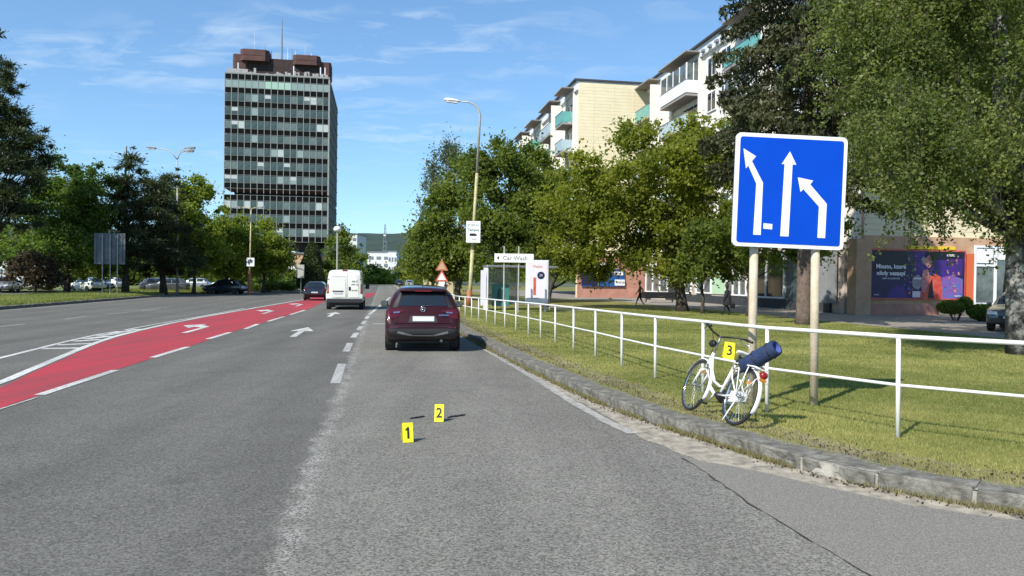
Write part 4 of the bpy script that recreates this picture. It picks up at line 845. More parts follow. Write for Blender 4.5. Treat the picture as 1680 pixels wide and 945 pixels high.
# right: lindens by the lamp
Y = 56
for k, (lab, tb, el, leaf, n) in enumerate((
    ('dark green linden with the tallest crown, right of the street lamp', (818, 492), [E3(820, 330, 55, 85, Y), E3(815, 255, 26, 28, Y), E3(830, 400, 62, 55, Y), E3(790, 300, 30, 50, Y)], 'leaf_linden', 42000),
    ('dark green linden beside the apartment balconies', (872, 490), [E3(875, 340, 55, 75, Y + 2), E3(872, 275, 36, 34, Y + 2), E3(890, 410, 45, 45, Y + 2), E3(905, 300, 22, 40, Y + 2)], 'leaf_linden', 36000),
    ('lighter green linden nearest the road, left of the street lamp', (752, 488), [E3(745, 370, 52, 75, Y + 4), E3(760, 300, 34, 40, Y + 4), E3(715, 400, 38, 45, Y + 4), E3(700, 430, 30, 25, Y + 4), E3(765, 430, 45, 35, Y + 4)], 'leaf_maple', 34000))):
    Yk = el[0][1]; b = P(tb[0], tb[1], Yk)[0]
    tree('linden_tree', lab, (b, Yk, 0), el, leaf if k < 2 else 'leaf_linden', 120, n, .24, 1.0, .28, 20 + k, topz=8, nl=14)
Y = 66; b = P(730, 480, Y)[0]
tree('birch_tree', 'thin silvery birch rising behind the lindens by the road', (b, Y, 0), [E3(735, 290, 30, 52, Y), E3(705, 330, 20, 55, Y), E3(748, 260, 14, 24, Y)], 'leaf_birch_far', 130, 11000, .17, .75, .15, 30, topz=14, bark='bark_birch', flat=1.6, nl=22)
Y = 75; b = P(690, 478, Y)[0]
tree('roadside_tree', 'round green tree overhanging the far right kerb', (b + 1.2, Y, 0), [E3(700, 400, 34, 40, Y), E3(685, 425, 26, 26, Y), E3(725, 430, 30, 30, Y)], 'leaf_maple', 80, 16000, .28, 1.1, .2, 31, topz=6)

# right: the big spruce
def spruce(name, label, base, H, Rb, n, leafm, seed, z0=2.5, size=.2, r=.27, bark='bark_brown', cat='tree', gapz=.5):
    g = np.random.default_rng(seed); T = empty(name, base, 0, label, cat); q = random.Random(seed)
    pts = []; tn = []; mb = MB(); z = z0
    while z < H - .3:
        t = (z - z0) / (H - z0); L = Rb * (1 - t) ** .75 * (.75 + .25 * min(1, t * 6)); nb = 5
        a0 = q.uniform(0, 6.28)
        for i in range(nb):
            a = a0 + 2 * math.pi * i / nb + q.uniform(-.3, .3); Li = L * q.uniform(.7, 1.15); dr = np.array([math.cos(a), math.sin(a), 0])
            S = lambda s: np.array([0, 0, z]) + dr * Li * s + np.array([0, 0, (.12 * s - .48 * s * s + .22 * s ** 3) * Li])
            mb.tube([Vector(S(s)) for s in (0, .35, .7, 1)], [.05, .035, .022, .008], 4)
            m_ = int(n * Li / 100) ; s = g.uniform(.12, 1, m_) ** .7; base_ = np.stack([S(x) for x in s]); sd = np.array([-dr[1], dr[0], 0]); wd_ = (.05 + .30 * np.sin(np.pi * np.minimum(s * 1.05, 1))) * Li * .55
            c = base_ + sd[None] * (g.uniform(-1, 1, m_) * wd_)[:, None]; c[:, 2] -= g.uniform(0, 1, m_) ** 1.5 * (.28 + .25 * s) ; pts.append(c); tn.append(np.full(m_, q.uniform(0, .5)) + g.uniform(0, .5, m_))
        z += q.uniform(.6, 1.25) * gapz
    C = np.concatenate(pts); tint = np.concatenate(tn); Q = leaf_quads(C, size, size * .3, g, droop=.9); stuff(tri_mesh('crown', Q, 4, leafm, tint, T))
    MB().tube([(0, 0, -.1), (0, 0, .5), (.05, 0, H * .5), (0, 0, H)], [r * 1.2, r, r * .6, .03], 10).build('trunk', bark, T, True); stuff(mb.build('branch', bark, T))
    return T
Y = 30.8; b = P(1318, 533, Y)[0]
spruce('spruce_tree', 'tall dark spruce with drooping boughs behind the blue sign', (b, Y, .1), 25, 4.9, 14000, 'leaf_spruce', 41, z0=5.4, size=.26, r=.30)

# right: the near birch with hanging twigs
def birch(label, base, seed, strands, n, lean=(0, 0)):
    g = np.random.default_rng(seed); T = empty('birch_tree', base, 0, label, 'tree'); limbs = []
    S = []; tn = []
    for (cx, cy, cz, rx, ry, rz, ns, Lmin, Lmax) in strands:
        nc_ = max(10, ns // 17); d = rnd_dirs(nc_, g); r = g.uniform(.2, 1, (nc_, 1)) ** .6; cc_ = np.array([cx, cy, cz]) + d * r * np.array([rx, ry, rz]); ci_ = g.integers(0, nc_, ns); top_ = cc_[ci_] + g.normal(0, .40, (ns, 3)); ctn = g.uniform(-.12, .28, nc_)[ci_]; L = g.uniform(Lmin, Lmax, ns); limbs += [tuple(p) for p in top_[:26]]
        m_ = int(n * 1.0); idx = np.repeat(np.arange(ns), m_); t = g.uniform(0, 1, ns * m_); sway = g.normal(0, .42, (ns, 2))[idx]
        c = top_[idx].copy(); c[:, 2] -= t * L[idx]; c[:, :2] += sway * t[:, None] ** 1.5; c += g.normal(0, .085, c.shape) * (1.5 - .8 * t[:, None]); S.append(c)
        tw0 = top_; tw1 = top_.copy(); tw1[:, 2] -= L; sw = g.normal(0, .0, (ns, 2)); n0 = np.stack([tw0, tw0 + np.array([.012, 0, 0]), tw1], 1); n0 = n0[tw1[:, 2] > 1.9]; stuff(tri_mesh('twig', n0, 3, 'bark_dark', None, T)); tn.append(np.clip(g.uniform(0, .4, ns)[idx] + ctn[idx] + g.uniform(0, .5, ns * m_), 0, 1))
    C = np.concatenate(S); tint = np.concatenate(tn); keep = C[:, 2] > 1.9; C, tint = C[keep], tint[keep]
    stuff(tri_mesh('crown', leaf_quads(C, .085, .058, g, droop=.35), 4, 'leaf_birch', tint, T)); add_trunk(T, base, 13.5, .30, limbs, 'bark_birch', lean, seed, 46, .22)
    return T
bx_, by_ = 12.55, 18.6
birch('large birch with hanging leafy twigs and dark furrowed trunk at the right edge', (bx_, by_, .1), 51,
      [(.0, .3, 9.0, 4.3, 4.0, 4.4, 1700, .3, 1.1), (-2.5, -.2, 5.3, 1.9, 2.2, 1.6, 520, .4, 1.4), (.4, -.6, 4.4, 2.0, 1.8, .8, 260, .3, 1.2), (-3.1, .8, 7.6, 1.5, 1.8, 2.5, 560, .3, 1.1)], 62, lean=(-.9, .4))
tree('roadside_tree', 'broad leafy tree filling the space behind the near birch', (19.5, 29.5, .1), [(17.5, 28, 9.5, 3.4, 3, 3.6), (14.3, 27.5, 10.5, 2.6, 2.5, 3.2), (20.5, 29, 8.0, 3.4, 3, 3.6), (17, 27, 13.5, 4, 3, 3)], 'leaf_linden', 190, 60000, .17, .95, .25, 52, topz=10)

# shrubs before the shop window
def shrub(label, ells, leaf, n, size, seed, base, group=None):
    g = np.random.default_rng(seed); T = empty('shrub', base, 0, label, 'shrub', group); off = np.array(base); E_ = [(e[0] - off[0], e[1] - off[1], e[2] - off[2]) + tuple(e[3:]) for e in ells]
    C, _ = in_ells(E_, n, g, .35); C[:, 2] = np.maximum(C[:, 2], .05); stuff(tri_mesh('foliage', leaf_quads(C, size, size * .6, g), 4, leaf, g.uniform(0, 1, n), T)); mb = MB(); q = random.Random(seed)
    for k in range(9): a = C[k * 7]; mb.tube([(a[0] * .2, a[1] * .2, -.02), (a[0] * .6, a[1] * .6, a[2] * .5), tuple(a)], [.025, .018, .006], 5)
    stuff(mb.build('stem', 'bark_dark', T)); return T
Y = 36; shrub('dark shrub under the right end of the billboard', [E3(1560, 504, 22, 12, Y), E3(1582, 498, 14, 12, Y)], 'leaf_linden', 5000, .09, 61, (P(1568, 520, Y)[0], Y, .14))
shrub('round clipped shrub below the orange framed window', [E3(1612, 512, 24, 14, Y - .6)], 'leaf_green', 5200, .09, 62, (P(1612, 520, Y - .6)[0], Y - .6, .14))
PL = empty('planter_wall', W(36.9, 30.2, .14), TH, 'low stone planter wall under the shrubs', 'wall'); MB().cbox(0, 3.6, 0, .3, 0, .42, .03).build('wall', 'kerb_stone', PL)

# left: pines, maples and lighter trees along the car park
def pine(label, base, ells, seed, ncl, nlf, topz, r=.32, lean=(0, 0)):
    return tree('pine_tree', label, base, ells, 'leaf_pine', ncl, nlf, .34, .75, r, seed, topz=topz, elong=.22, radial=True, inner=.25, nl=34, lean=lean, flat=.6)
Y = 56; b = P(-20, 480, Y)[0]
pine('tall dark pine cut by the left edge of the picture', (b, Y, .1), [E3(-10, 250, 75, 90, Y), E3(10, 190, 36, 60, Y), E3(-16, 118, 30, 66, Y), E3(40, 270, 45, 50, Y), E3(20, 340, 50, 40, Y), E3(70, 235, 18, 26, Y)], 71, 190, 66000, 17, .36)
Y = 64; b = P(110, 480, Y)[0]
tree('maple_tree', 'mid green maple between the two pines on the left', (b, Y, .1), [E3(110, 300, 38, 50, Y), E3(95, 350, 55, 50, Y), E3(150, 330, 45, 55, Y), E3(130, 400, 60, 45, Y), E3(80, 420, 40, 35, Y)], 'leaf_green', 150, 46000, .26, 1.0, .26, 72, topz=10)
Y = 66; b = P(206, 478, Y)[0]
pine('dark pine with a knobbly crown right of the sign back', (b, Y, .1), [E3(205, 270, 26, 34, Y), E3(215, 320, 48, 50, Y), E3(260, 340, 40, 55, Y), E3(190, 350, 50, 45, Y), E3(230, 400, 60, 45, Y), E3(285, 300, 20, 26, Y)], 73, 170, 56000, 13, .30)
Y = 70; b = P(268, 476, Y)[0]
pine('lower dark pine behind the double street lamp', (b, Y, .1), [E3(280, 370, 42, 60, Y), E3(255, 420, 50, 34, Y), E3(300, 430, 30, 30, Y)], 74, 110, 30000, 9)
for k, (lab, px, Y, el) in enumerate((
    ('fresh green tree just right of the left pines', 318, 74, [(318, 340, 34, 48), (300, 390, 34, 40), (335, 400, 38, 50)]),
    ('pale green tree left of the thin lamp pole', 372, 80, [(372, 395, 44, 48), (350, 430, 40, 30), (390, 420, 36, 40)]),
    ('pale green tree right of the thin lamp pole', 432, 84, [(432, 400, 36, 34), (448, 425, 30, 26), (412, 415, 34, 36)]),
    ('small dark tree under the glass tower, left of the thuja', 388, 92, [(395, 440, 50, 22), (440, 440, 30, 18)]))):
    tree('roadside_tree', lab, (P(px, 478, Y)[0], Y, .05), [E3(*e, Y) for e in el], ('leaf_light', 'leaf_light', 'leaf_light', 'leaf_linden')[k], 110, 30000 if k < 3 else 14000, .27, .95, .2, 80 + k, topz=5.5)
tree('red_leaved_tree', 'dull red-leaved small tree low under the left pine', (P(58, 478, 60)[0], 60, .1), [E3(50, 440, 40, 24, 60), E3(75, 455, 26, 16, 60)], 'leaf_red', 60, 9000, .22, .7, .12, 85, topz=3)
Y = 62; tree('maple_tree', 'shaded low maple behind the red-leaved tree', (P(20, 478, Y + 8)[0], Y + 8, .1), [E3(25, 400, 70, 36, Y + 8), E3(150, 430, 50, 24, Y + 8)], 'leaf_linden', 80, 15000, .28, 1.0, .18, 86, topz=6)
Y = 88; b = P(511, 462, Y)[0]; g_ = np.random.default_rng(90); TT = empty('thuja_tree', (b, Y, 0), 0, 'narrow pointed thuja before the foot of the glass tower', 'tree')
t = g_.uniform(0, 1, 26000) ** .8; ang = g_.uniform(0, 6.28, 26000); rr2 = 1.75 * (1 - t) ** .55 * (.35 + .65 * np.minimum(t * 8 + .4, 1)) * g_.uniform(.75, 1.05, 26000) * (1 + .12 * np.sin(ang * 5 + t * 9)); zt = P(511, 394, Y)[1]
C = np.stack([np.cos(ang) * rr2, np.sin(ang) * rr2, .3 + t * (zt - .5)], 1); stuff(tri_mesh('crown', leaf_quads(C, .22, .10, g_, droop=-.9), 4, 'leaf_thuja', np.clip(g_.uniform(0, 1, 26000), 0, 1), TT)); MB().tube([(0, 0, 0), (0, 0, 3)], .15, 6).build('trunk', 'bark_dark', TT)

# far trees and town
for k, (px, ry_, rx_) in enumerate(((-10, 40, 60), (70, 34, 50), (140, 30, 50), (215, 34, 55), (290, 30, 50), (350, 24, 40))):
    Yk = 118 + 4 * (k % 2); tree('distant_tree', ('dark tree closing the view behind the car park, far left', 'dark tree closing the view behind the red-leaved tree', 'dark tree closing the view behind the green maple', 'dark tree closing the view behind the knobbly pine', 'dark tree closing the view behind the double lamp', 'dark tree closing the view behind the fresh green tree')[k], (P(px, 470, Yk)[0], Yk, 0), [E3(px, 448 - ry_ * .6, rx_, ry_, Yk), E3(px + 20, 452, rx_, 14, Yk)], 'leaf_linden', 70, 15000, .42, 1.5, .25, 140 + k, topz=6)
tw = [(556, 415, 20, 42, 180, 'leaf_linden', 'dark round tree in front of the pale block right of the tower'), (580, 430, 20, 36, 200, 'leaf_linden', 'dark tree above the white van roof'), (545, 448, 22, 16, 150, 'leaf_linden', 'low dark tree left of the white van'), (610, 452, 26, 14, 260, 'leaf_linden', 'distant low tree under the white industrial hall'), (640, 462, 30, 10, 230, 'leaf_light', 'distant roadside bush row past the white van'), (668, 455, 24, 12, 240, 'leaf_linden', 'distant dark bush under the blue hall'), (690, 462, 26, 10, 190, 'leaf_green', 'distant green bush at the road bend'), (470, 458, 28, 14, 100, 'leaf_linden', 'dark bush left of the thuja'), (440, 467, 40, 7, 90, 'leaf_green', 'low hedge on the traffic island'), (530, 462, 20, 12, 105, 'leaf_linden', 'dark bush right of the thuja')]
for k, (px, py, rx, ry, Y, lf, lab) in enumerate(tw):
    tree('distant_tree', lab, (P(px, 470, Y)[0], Y, 0), [E3(px, py, rx, ry, Y), E3(px - rx * .5, py + ry * .4, rx * .6, ry * .6, Y)], lf, 50, 9000, .0034 * Y, .008 * Y, .002 * Y, 100 + k, topz=max(1.5, P(px, py, Y)[1]))
g_ = np.random.default_rng(120); n = 60000; xs = g_.uniform(-1500, 700, n); ys = g_.uniform(420, 1500, n); C = np.stack([xs, ys, g_.uniform(0, 1, n) ** .6 * (8 + 8 * np.sin(xs / 37) ** 2 + .012 * (ys - 400))], 1)
wd = stuff(tri_mesh('far_wood', leaf_quads(C, 6.5, 5, g_), 4, 'leaf_linden', g_.uniform(0, 1, n))); tag(wd, 'dark belt of woods below the hills on the horizon', 'wood')
def far_block(name, label, px0, px1, pt, Y, depth, m_, floors, m2='win_far', pb=457):
    x0, zt_ = P(px0, pt, Y); x1, _ = P(px1, pt, Y); T = empty(name, (x0, Y, 0), 0, label, 'building'); w_ = x1 - x0
    MB().box(0, w_, 0, depth, -2, zt_).build('wall', m_, T); MB().box(-.3, w_ + .3, -.3, depth + .3, zt_, zt_ + Y * .0012).build('roof', 'ind_grey', T)
    n_ = max(3, int(w_ / (Y * .009))); 
    wb = MB().box(0, w_ / n_ * .6, -.15, 0, 0, zt_ / (floors + 1) * .42).mesh('window', m2)
    for f in range(floors):
        for k in range(n_): link('window', wb, T, (w_ / n_ * (k + .2), 0, zt_ * (f + 1) / (floors + 1) + .1))
    return T
far_block('industrial_building', 'distant white industrial block with rows of windows under the hill', 603, 640, 414, 420, 40, 'hosp_white', 3)
far_block('industrial_building', 'distant pale tower-like annex right of the white industrial block', 637, 651, 413, 415, 30, 'fascia_white', 2)
far_block('office_building', 'distant pale block right of the glass tower', 560, 586, 384, 330, 20, 'hosp_white', 6)
far_block('shed', 'distant grey shed below the white industrial block', 604, 646, 443, 380, 30, 'ind_grey', 1)
x0, z0 = P(652, 448, 400); TB = empty('blue_hall', (x0, 400, 0), 0, 'distant bright blue gabled hall left of the roadside tree', 'building'); w_ = P(700, 448, 400)[0] - x0; zt_ = P(660, 428, 400)[1]
MB().box(0, w_, 0, 30, 0, z0).build('wall', 'ind_blue', TB); MB().poly([(0, 0, z0), (w_ * .3, 0, zt_), (w_ * .62, 0, z0 + 1), (w_, 0, z0 + 1.5), (w_, 0, z0)], d=(0, 30, 0)).build('roof', 'ind_blue', TB)
xm, zm = P(632, 368, 1900); MT = empty('radio_mast', (xm, 1900, 60), 0, 'small lattice radio mast on the far wooded hill', 'mast'); hm = zm - 60
mb = MB()
for sx1 in (-1, 1):
    for sy1 in (-1, 1): mb.tube([(sx1 * 5, sy1 * 5, 0), (sx1 * 1, sy1 * 1, hm)], .5, 4)
for k in range(7): a = 5 - 4 * k / 7; z = hm * k / 7; mb.box(-a, a, -a - .6, -a, z, z + 1.2)
stuff(mb.build('lattice', 'ind_grey', MT)); MB().lathe([(4, 0), (4, 3)], (0, 0, hm * .62), n=10).build('platform', 'lampglass', MT)
TN = empty('market_tent', (P(452, 455, 95)[0], 95, 0), TH, 'white peaked market tent roof behind the left trees', 'tent'); s = 95 / F_PX
for k in range(3): x = (-1 + k) * 1.75; MB().add([(x - .87, -.9, 2.7), (x + .87, -.9, 2.7), (x + .87, .9, 2.7), (x - .87, .9, 2.7), (x, 0, 3.8)], [(0, 1, 4), (1, 2, 4), (2, 3, 4), (3, 0, 4), (0, 3, 2, 1)]).build('canopy', 'tent_white', TN)
for x in (-2.6, -.9, .9, 2.6): MB().tube([(x, -.85, 0), (x, -.85, 2.7)], .04, 5).build('pole', 'galv', TN)
far_block('market_hall', 'beige low hall showing between the light trees and the thuja', 425, 500, 415, 135, 14, 'wall_peach', 1)
far_block('low_building', 'white low building glimpsed through the left trees', -30, 66, 412, 110, 12, 'hosp_white', 2)

# ------------------------------------------------------------------ grass blades and litter
def kerb_v(pts_xy):   # signed distance right of the kerb (positive on the grass)
    K = np.array([(p[0], p[1]) for p in kb]); out = np.full(len(pts_xy), 1e9)
    A, B = K[:-1], K[1:]
    for a, b in zip(A, B):
        d = b - a; L = d @ d
        t = np.clip(((pts_xy - a) @ d) / L, 0, 1); q = pts_xy - (a + t[:, None] * d); dist = np.hypot(q[:, 0], q[:, 1]); side = np.sign(d[1] * q[:, 0] - d[0] * q[:, 1]); m_ = dist < np.abs(out); out[m_] = (dist * side)[m_]
    return out
def vnoise(x, y, s, seed=0):
    q = np.random.default_rng(seed); k = q.normal(0, s, (12, 2)); ph = q.uniform(0, 6.28, 12); return sum(np.sin(k[i, 0] * x + k[i, 1] * y + ph[i]) for i in range(12)) / 12 * 1.6
def blades(name, label, X, Yv, z, h, wdt, matn, tint, seed, cat='grass'):
    g = np.random.default_rng(seed); n = len(X); a = g.uniform(0, 6.28, n); l = g.uniform(.0, .8, n) * h; b = np.stack([X, Yv, np.full(n, z)], 1); w2 = np.stack([np.cos(a) * wdt, np.sin(a) * wdt, np.zeros(n)], 1) / 2; an = g.uniform(0, 6.28, n)
    tip = b + np.stack([np.cos(an) * l, np.sin(an) * l, h], 1); Q = np.stack([b - w2, b + w2, tip], 1); o = tri_mesh(name, Q, 3, matn, tint); stuff(o); return tag(o, label, cat)
g = np.random.default_rng(201); n = 620000
dist = 5.0 * np.exp(g.uniform(0, 1, n) * math.log(46 / 5.0)); az = g.uniform(-.06, .66, n); X = dist * np.tan(az); Yv = dist
kv = kerb_v(np.stack([X, Yv], 1)); vv = X * CU + Yv * SU; ok = (kv > .30) & (vv < 19.5) & (vv > 0); X, Yv, kv, dist = X[ok], Yv[ok], kv[ok], dist[ok]
pt = vnoise(X, Yv, 1.6, 1) + .6 * vnoise(X, Yv, 4.5, 2); bare = np.clip((1.9 - kv) / 1.3, 0, 1) * (.55 + .5 * vnoise(X, Yv, 5, 3)) + .35 * np.clip(vnoise(X, Yv, 2.2, 9) - .35, 0, 1); keep = g.uniform(0, 1, len(X)) > bare * .85
X, Yv, kv, dist, pt = X[keep], Yv[keep], kv[keep], dist[keep], pt[keep]
h = (.020 + .018 * g.uniform(0, 1, len(X)) + .009 * pt) * np.where(g.uniform(0, 1, len(X)) > .985, 1.9, 1); h = np.maximum(h, .015)
blades('lawn_grass', 'short mown yellow-green grass on the verge behind the railing', X, Yv, .132, h, .0055 * np.maximum(1, dist / 7), 'grass_blade', np.clip(.36 + .42 * pt + g.uniform(-.28, .35, len(X)) + .35 * np.clip(1.8 - kv, 0, 1), 0, 1), 202)
# weeds and straw in the gutter and on the kerb back
n = 110000; K = resample(kb[2:], .02); K = np.array([(p.x, p.y) for p in K if p.y < 34]); i = g.integers(0, len(K) - 1, n); d = K[np.minimum(i + 1, len(K) - 1)] - K[i]; d /= np.maximum(np.hypot(d[:, 0], d[:, 1])[:, None], 1e-6); nr = np.stack([d[:, 1], -d[:, 0]], 1)
of = np.where(g.uniform(0, 1, n) < .55, g.normal(.0, .03, n) - .018, .40 + np.abs(g.normal(0, .25, n))); XY = K[i] + nr * of[:, None]
pw = vnoise(XY[:, 0], XY[:, 1], 4, 8) + g.uniform(-.3, .3, n); kp = pw > -.05; XY = XY[kp]; of = of[kp]
o = blades('dry_weeds', 'dry straw and weeds growing along the foot of the kerb stones', XY[:, 0], XY[:, 1], 0, np.where(of < .3, .05, .03) * g.uniform(.4, 1.4, len(XY)), .007, 'grass_dry', g.uniform(0, 1, len(XY)), 203, 'weeds')
V_ = np.empty(len(o.data.vertices) * 3, np.float32); o.data.vertices.foreach_get('co', V_); V_ = V_.reshape(-1, 3); V_[:, 2] += np.repeat(np.where(of < .3, .003, .13), 3); o.data.vertices.foreach_set('co', V_.reshape(-1)); o.data.update()
n = 5200; i = g.integers(0, len(K) - 1, n); d = K[np.minimum(i + 1, len(K) - 1)] - K[i]; d /= np.maximum(np.hypot(d[:, 0], d[:, 1])[:, None], 1e-6); nr = np.stack([d[:, 1], -d[:, 0]], 1); of = np.where(g.uniform(0, 1, n) < .5, -np.abs(g.normal(0, .07, n)) - .01, .40 + np.abs(g.normal(0, .28, n))); XY = K[i] + nr * of[:, None]
lt = tri_mesh('leaf_litter', leaf_quads(np.stack([XY[:, 0], XY[:, 1], np.where(of < 0, .012, .155)], 1), .026, .018, g), 4, 'leaf_red', g.uniform(0, 1, n)); tag(stuff(lt), 'small brown leaf litter scattered along the kerb', 'litter')
# taller grass on the left verge
n = 70000; u = 24 + g.uniform(0, 1, n) ** .7 * 47; v = LK - .5 - g.uniform(0, 1, n) ** 1.3 * 8; X = v * CU - u * SU; Yv = u * CU + v * SU; pt = vnoise(X, Yv, .8, 5)
blades('rough_grass', 'rough taller grass on the left verge under the pines', X, Yv, .12, (.14 + .10 * pt) * g.uniform(.6, 1.5, n) + .04, .035, 'grass_blade', np.clip(.35 + .3 * pt + g.uniform(-.2, .3, n), 0, 1), 204)
n = 26000; u = 80 + g.uniform(0, 1, n) * 50; v = -17.6 - g.uniform(0, 1, n) ** 1.3 * 10; X = v * CU - u * SU; Yv = u * CU + v * SU
blades('rough_grass', 'green grass on the traffic island past the side road', X, Yv, .12, .22 * g.uniform(.5, 1.5, n), .06, 'grass_blade', g.uniform(.0, .7, n), 205)

# ------------------------------------------------------------------ vehicles: lofted bodies, features projected onto them
def pchip(xs, ys, xq):
    xs = np.asarray(xs, float); ys = np.asarray(ys, float); h = np.diff(xs); d = np.diff(ys) / h; m = np.zeros_like(ys); m[0] = d[0]; m[-1] = d[-1]
    for k in range(1, len(xs) - 1):
        if d[k - 1] * d[k] > 0: w1 = 2 * h[k] + h[k - 1]; w2 = h[k] + 2 * h[k - 1]; m[k] = (w1 + w2) / (w1 / d[k - 1] + w2 / d[k])
    xq = np.asarray(xq, float); i = np.clip(np.searchsorted(xs, xq, side='right') - 1, 0, len(h) - 1); t = (xq - xs[i]) / h[i]
    return (1 + 2 * t) * (1 - t) ** 2 * ys[i] + t * (1 - t) ** 2 * h[i] * m[i] + t * t * (3 - 2 * t) * ys[i + 1] + t * t * (t - 1) * h[i] * m[i + 1]
def section(zb, zbelt, zr, wb, wm, wr):
    return [(0, zb), (wb * .8, zb), (wb, zb + .04), (wm * .985, zb + (zbelt - zb) * .22), (wm, zb + (zbelt - zb) * .62), (wm * .975, zbelt - .015), (wm * .95, zbelt), (wm * .4 + wr * .6, zbelt + (zr - zbelt) * .62), (wr, zr - min(.09, (zr - zbelt) * .22)), (wr * .84, zr - .012), (wr * .45, zr + .012), (0, zr + .02)]
def loft(stn, n_y=64, n_t=4):
    S = np.array([[c for p in section(*s[1:]) for c in p] for s in stn]); ys = np.array([s[0] for s in stn]); L = ys[-1] - ys[0]
    yq = ys[0] + L * (.5 - .5 * np.cos(np.linspace(0, math.pi, n_y))); I = np.stack([pchip(ys, S[:, k], yq) for k in range(S.shape[1])], 1).reshape(n_y, -1, 2)
    tk = np.arange(I.shape[1]); tq = np.linspace(0, I.shape[1] - 1, (I.shape[1] - 1) * n_t + 1); V = []; 
    for j in range(n_y):
        xs = pchip(tk, I[j, :, 0], tq); zs = pchip(tk, I[j, :, 1], tq); V.append([(x, yq[j], z) for x, z in zip(xs, zs)] + [(-x, yq[j], z) for x, z in list(zip(xs, zs))[-2:0:-1]])
    m = len(V[0]); vs = [p for r in V for p in r]; fs = [(j * m + k, (j + 1) * m + k, (j + 1) * m + (k + 1) % m, j * m + (k + 1) % m) for j in range(n_y - 1) for k in range(m)]
    fs += [tuple(range(m)), tuple(range((n_y - 1) * m + m - 1, (n_y - 1) * m - 1, -1))]
    return MB().add(vs, fs)
class Car:
    def __init__(s, name, label, stn, paint, loc, rz, cat='car', group=None, smooth=True):
        s.T = empty(name, loc, rz, label, cat, group); mb = loft(stn); bm = bmesh.new(); me = mb.mesh('body', paint, True); s.body = link('body', me, s.T)
        bm.from_mesh(me); bmesh.ops.recalc_face_normals(bm, faces=bm.faces); bm.to_mesh(me); s.bvh = BVHTree.FromBMesh(bm); bm.free(); s.L = stn[-1][0]
    def proj(s, name, quad, m_, side='rear', off=.006, nx=10, ny=6, parent=None, mirror=False, thick=0.0):
        out = None
        for sg in ((1, -1) if mirror else (1,)):
            mb = MB(); V = []; ok = True
            for j in range(ny + 1):
                for i in range(nx + 1):
                    a, b = i / nx, j / ny; p = [(quad[0][k] * (1 - a) + quad[1][k] * a) * (1 - b) + (quad[3][k] * (1 - a) + quad[2][k] * a) * b for k in (0, 1)]
                    if side == 'rear': o, d = Vector((p[0] * sg, -3, p[1])), Vector((0, 1, 0))
                    elif side == 'front': o, d = Vector((p[0] * sg, s.L + 3, p[1])), Vector((0, -1, 0))
                    elif side == 'left': o, d = Vector((-3 * sg, p[0], p[1])), Vector((sg, 0, 0))
                    elif side == 'top': o, d = Vector((p[0] * sg, p[1], 5)), Vector((0, 0, -1))
                    h = s.bvh.ray_cast(o, d)
                    if h[0] is None: h = s.bvh.find_nearest(o + d * 3)
                    V.append(h[0] - d * off)
            fs = [(j * (nx + 1) + i, j * (nx + 1) + i + 1, (j + 1) * (nx + 1) + i + 1, (j + 1) * (nx + 1) + i) for j in range(ny) for i in range(nx)]
            mb.add(V, fs); out = mb.build(name, m_, parent or s.T, True)
        return out
    def wheel(s, x, y, r, wd, parts=True):
        sg = 1 if x > 0 else -1; MB().lathe([(r * .62, -wd / 2), (r * .93, -wd / 2), (r, -wd * .35), (r, wd * .35), (r * .93, wd / 2), (r * .62, wd / 2)], (0, 0, 0), (1, 0, 0), 28); W_ = MB().lathe([(r * .62, -wd / 2), (r * .93, -wd / 2), (r, -wd * .35), (r, wd * .35), (r * .93, wd / 2), (r * .62, wd / 2)], (0, 0, 0), (1, 0, 0), 28).build('wheel', 'rubber', s.T, False, (x, y, r))
        mb = MB(); mb.lathe([(r * .12, wd * .5 * sg), (r * .13, wd * .40 * sg)], ax=(1, 0, 0), n=10); mb.ring((wd * .47 * sg, 0, 0), (1, 0, 0), r * .62, r * .035, 24, 6)
        for k in range(5):
            a = 2 * math.pi * k / 5; M_ = Matrix.Rotation(a, 4, 'X'); mb.box(wd * .42 * sg - .008, wd * .42 * sg + .012, -r * .07, r * .07, r * .08, r * .62, M_)
        mb.build('rim', 'rim', W_); return W_
    def arch(s, y, r, parts=1):
        for sg in (-1, 1):
            mb = MB(); V = []; n = 18
            for k in range(n + 1):
                a = math.pi * k / n
                for rr3 in (r * .93, r * 1.18): V.append((math.cos(a) * rr3 + y, r + math.sin(a) * rr3 - .02))
            vs = []
            for (yy, z) in V:
                h = s.bvh.ray_cast(Vector((3 * sg, yy, max(z, .24))), Vector((-sg, 0, 0))); vs.append(Vector((h[0].x + .008 * sg, yy, z)) if h[0] else Vector((.85 * sg, yy, z)))
            mb.add(vs, [(2 * k, 2 * k + 1, 2 * k + 3, 2 * k + 2) for k in range(n)]); mb.build('wheel_arch', 'plastic', s.T, True)
            x = [v.x for v in vs][n] - .0 * sg; h = s.bvh.ray_cast(Vector((3 * sg, y, r * 1.6)), Vector((-sg, 0, 0)))
            mb = MB().lathe([(r * 1.0, 0), (r * 1.0, .004)], (h[0].x + .004 * sg, y, r), (1, 0, 0), 28); mb.build('wheel_well_shade', 'black', s.T)  # flat black disc on the uncut body, standing in for the shaded hollow

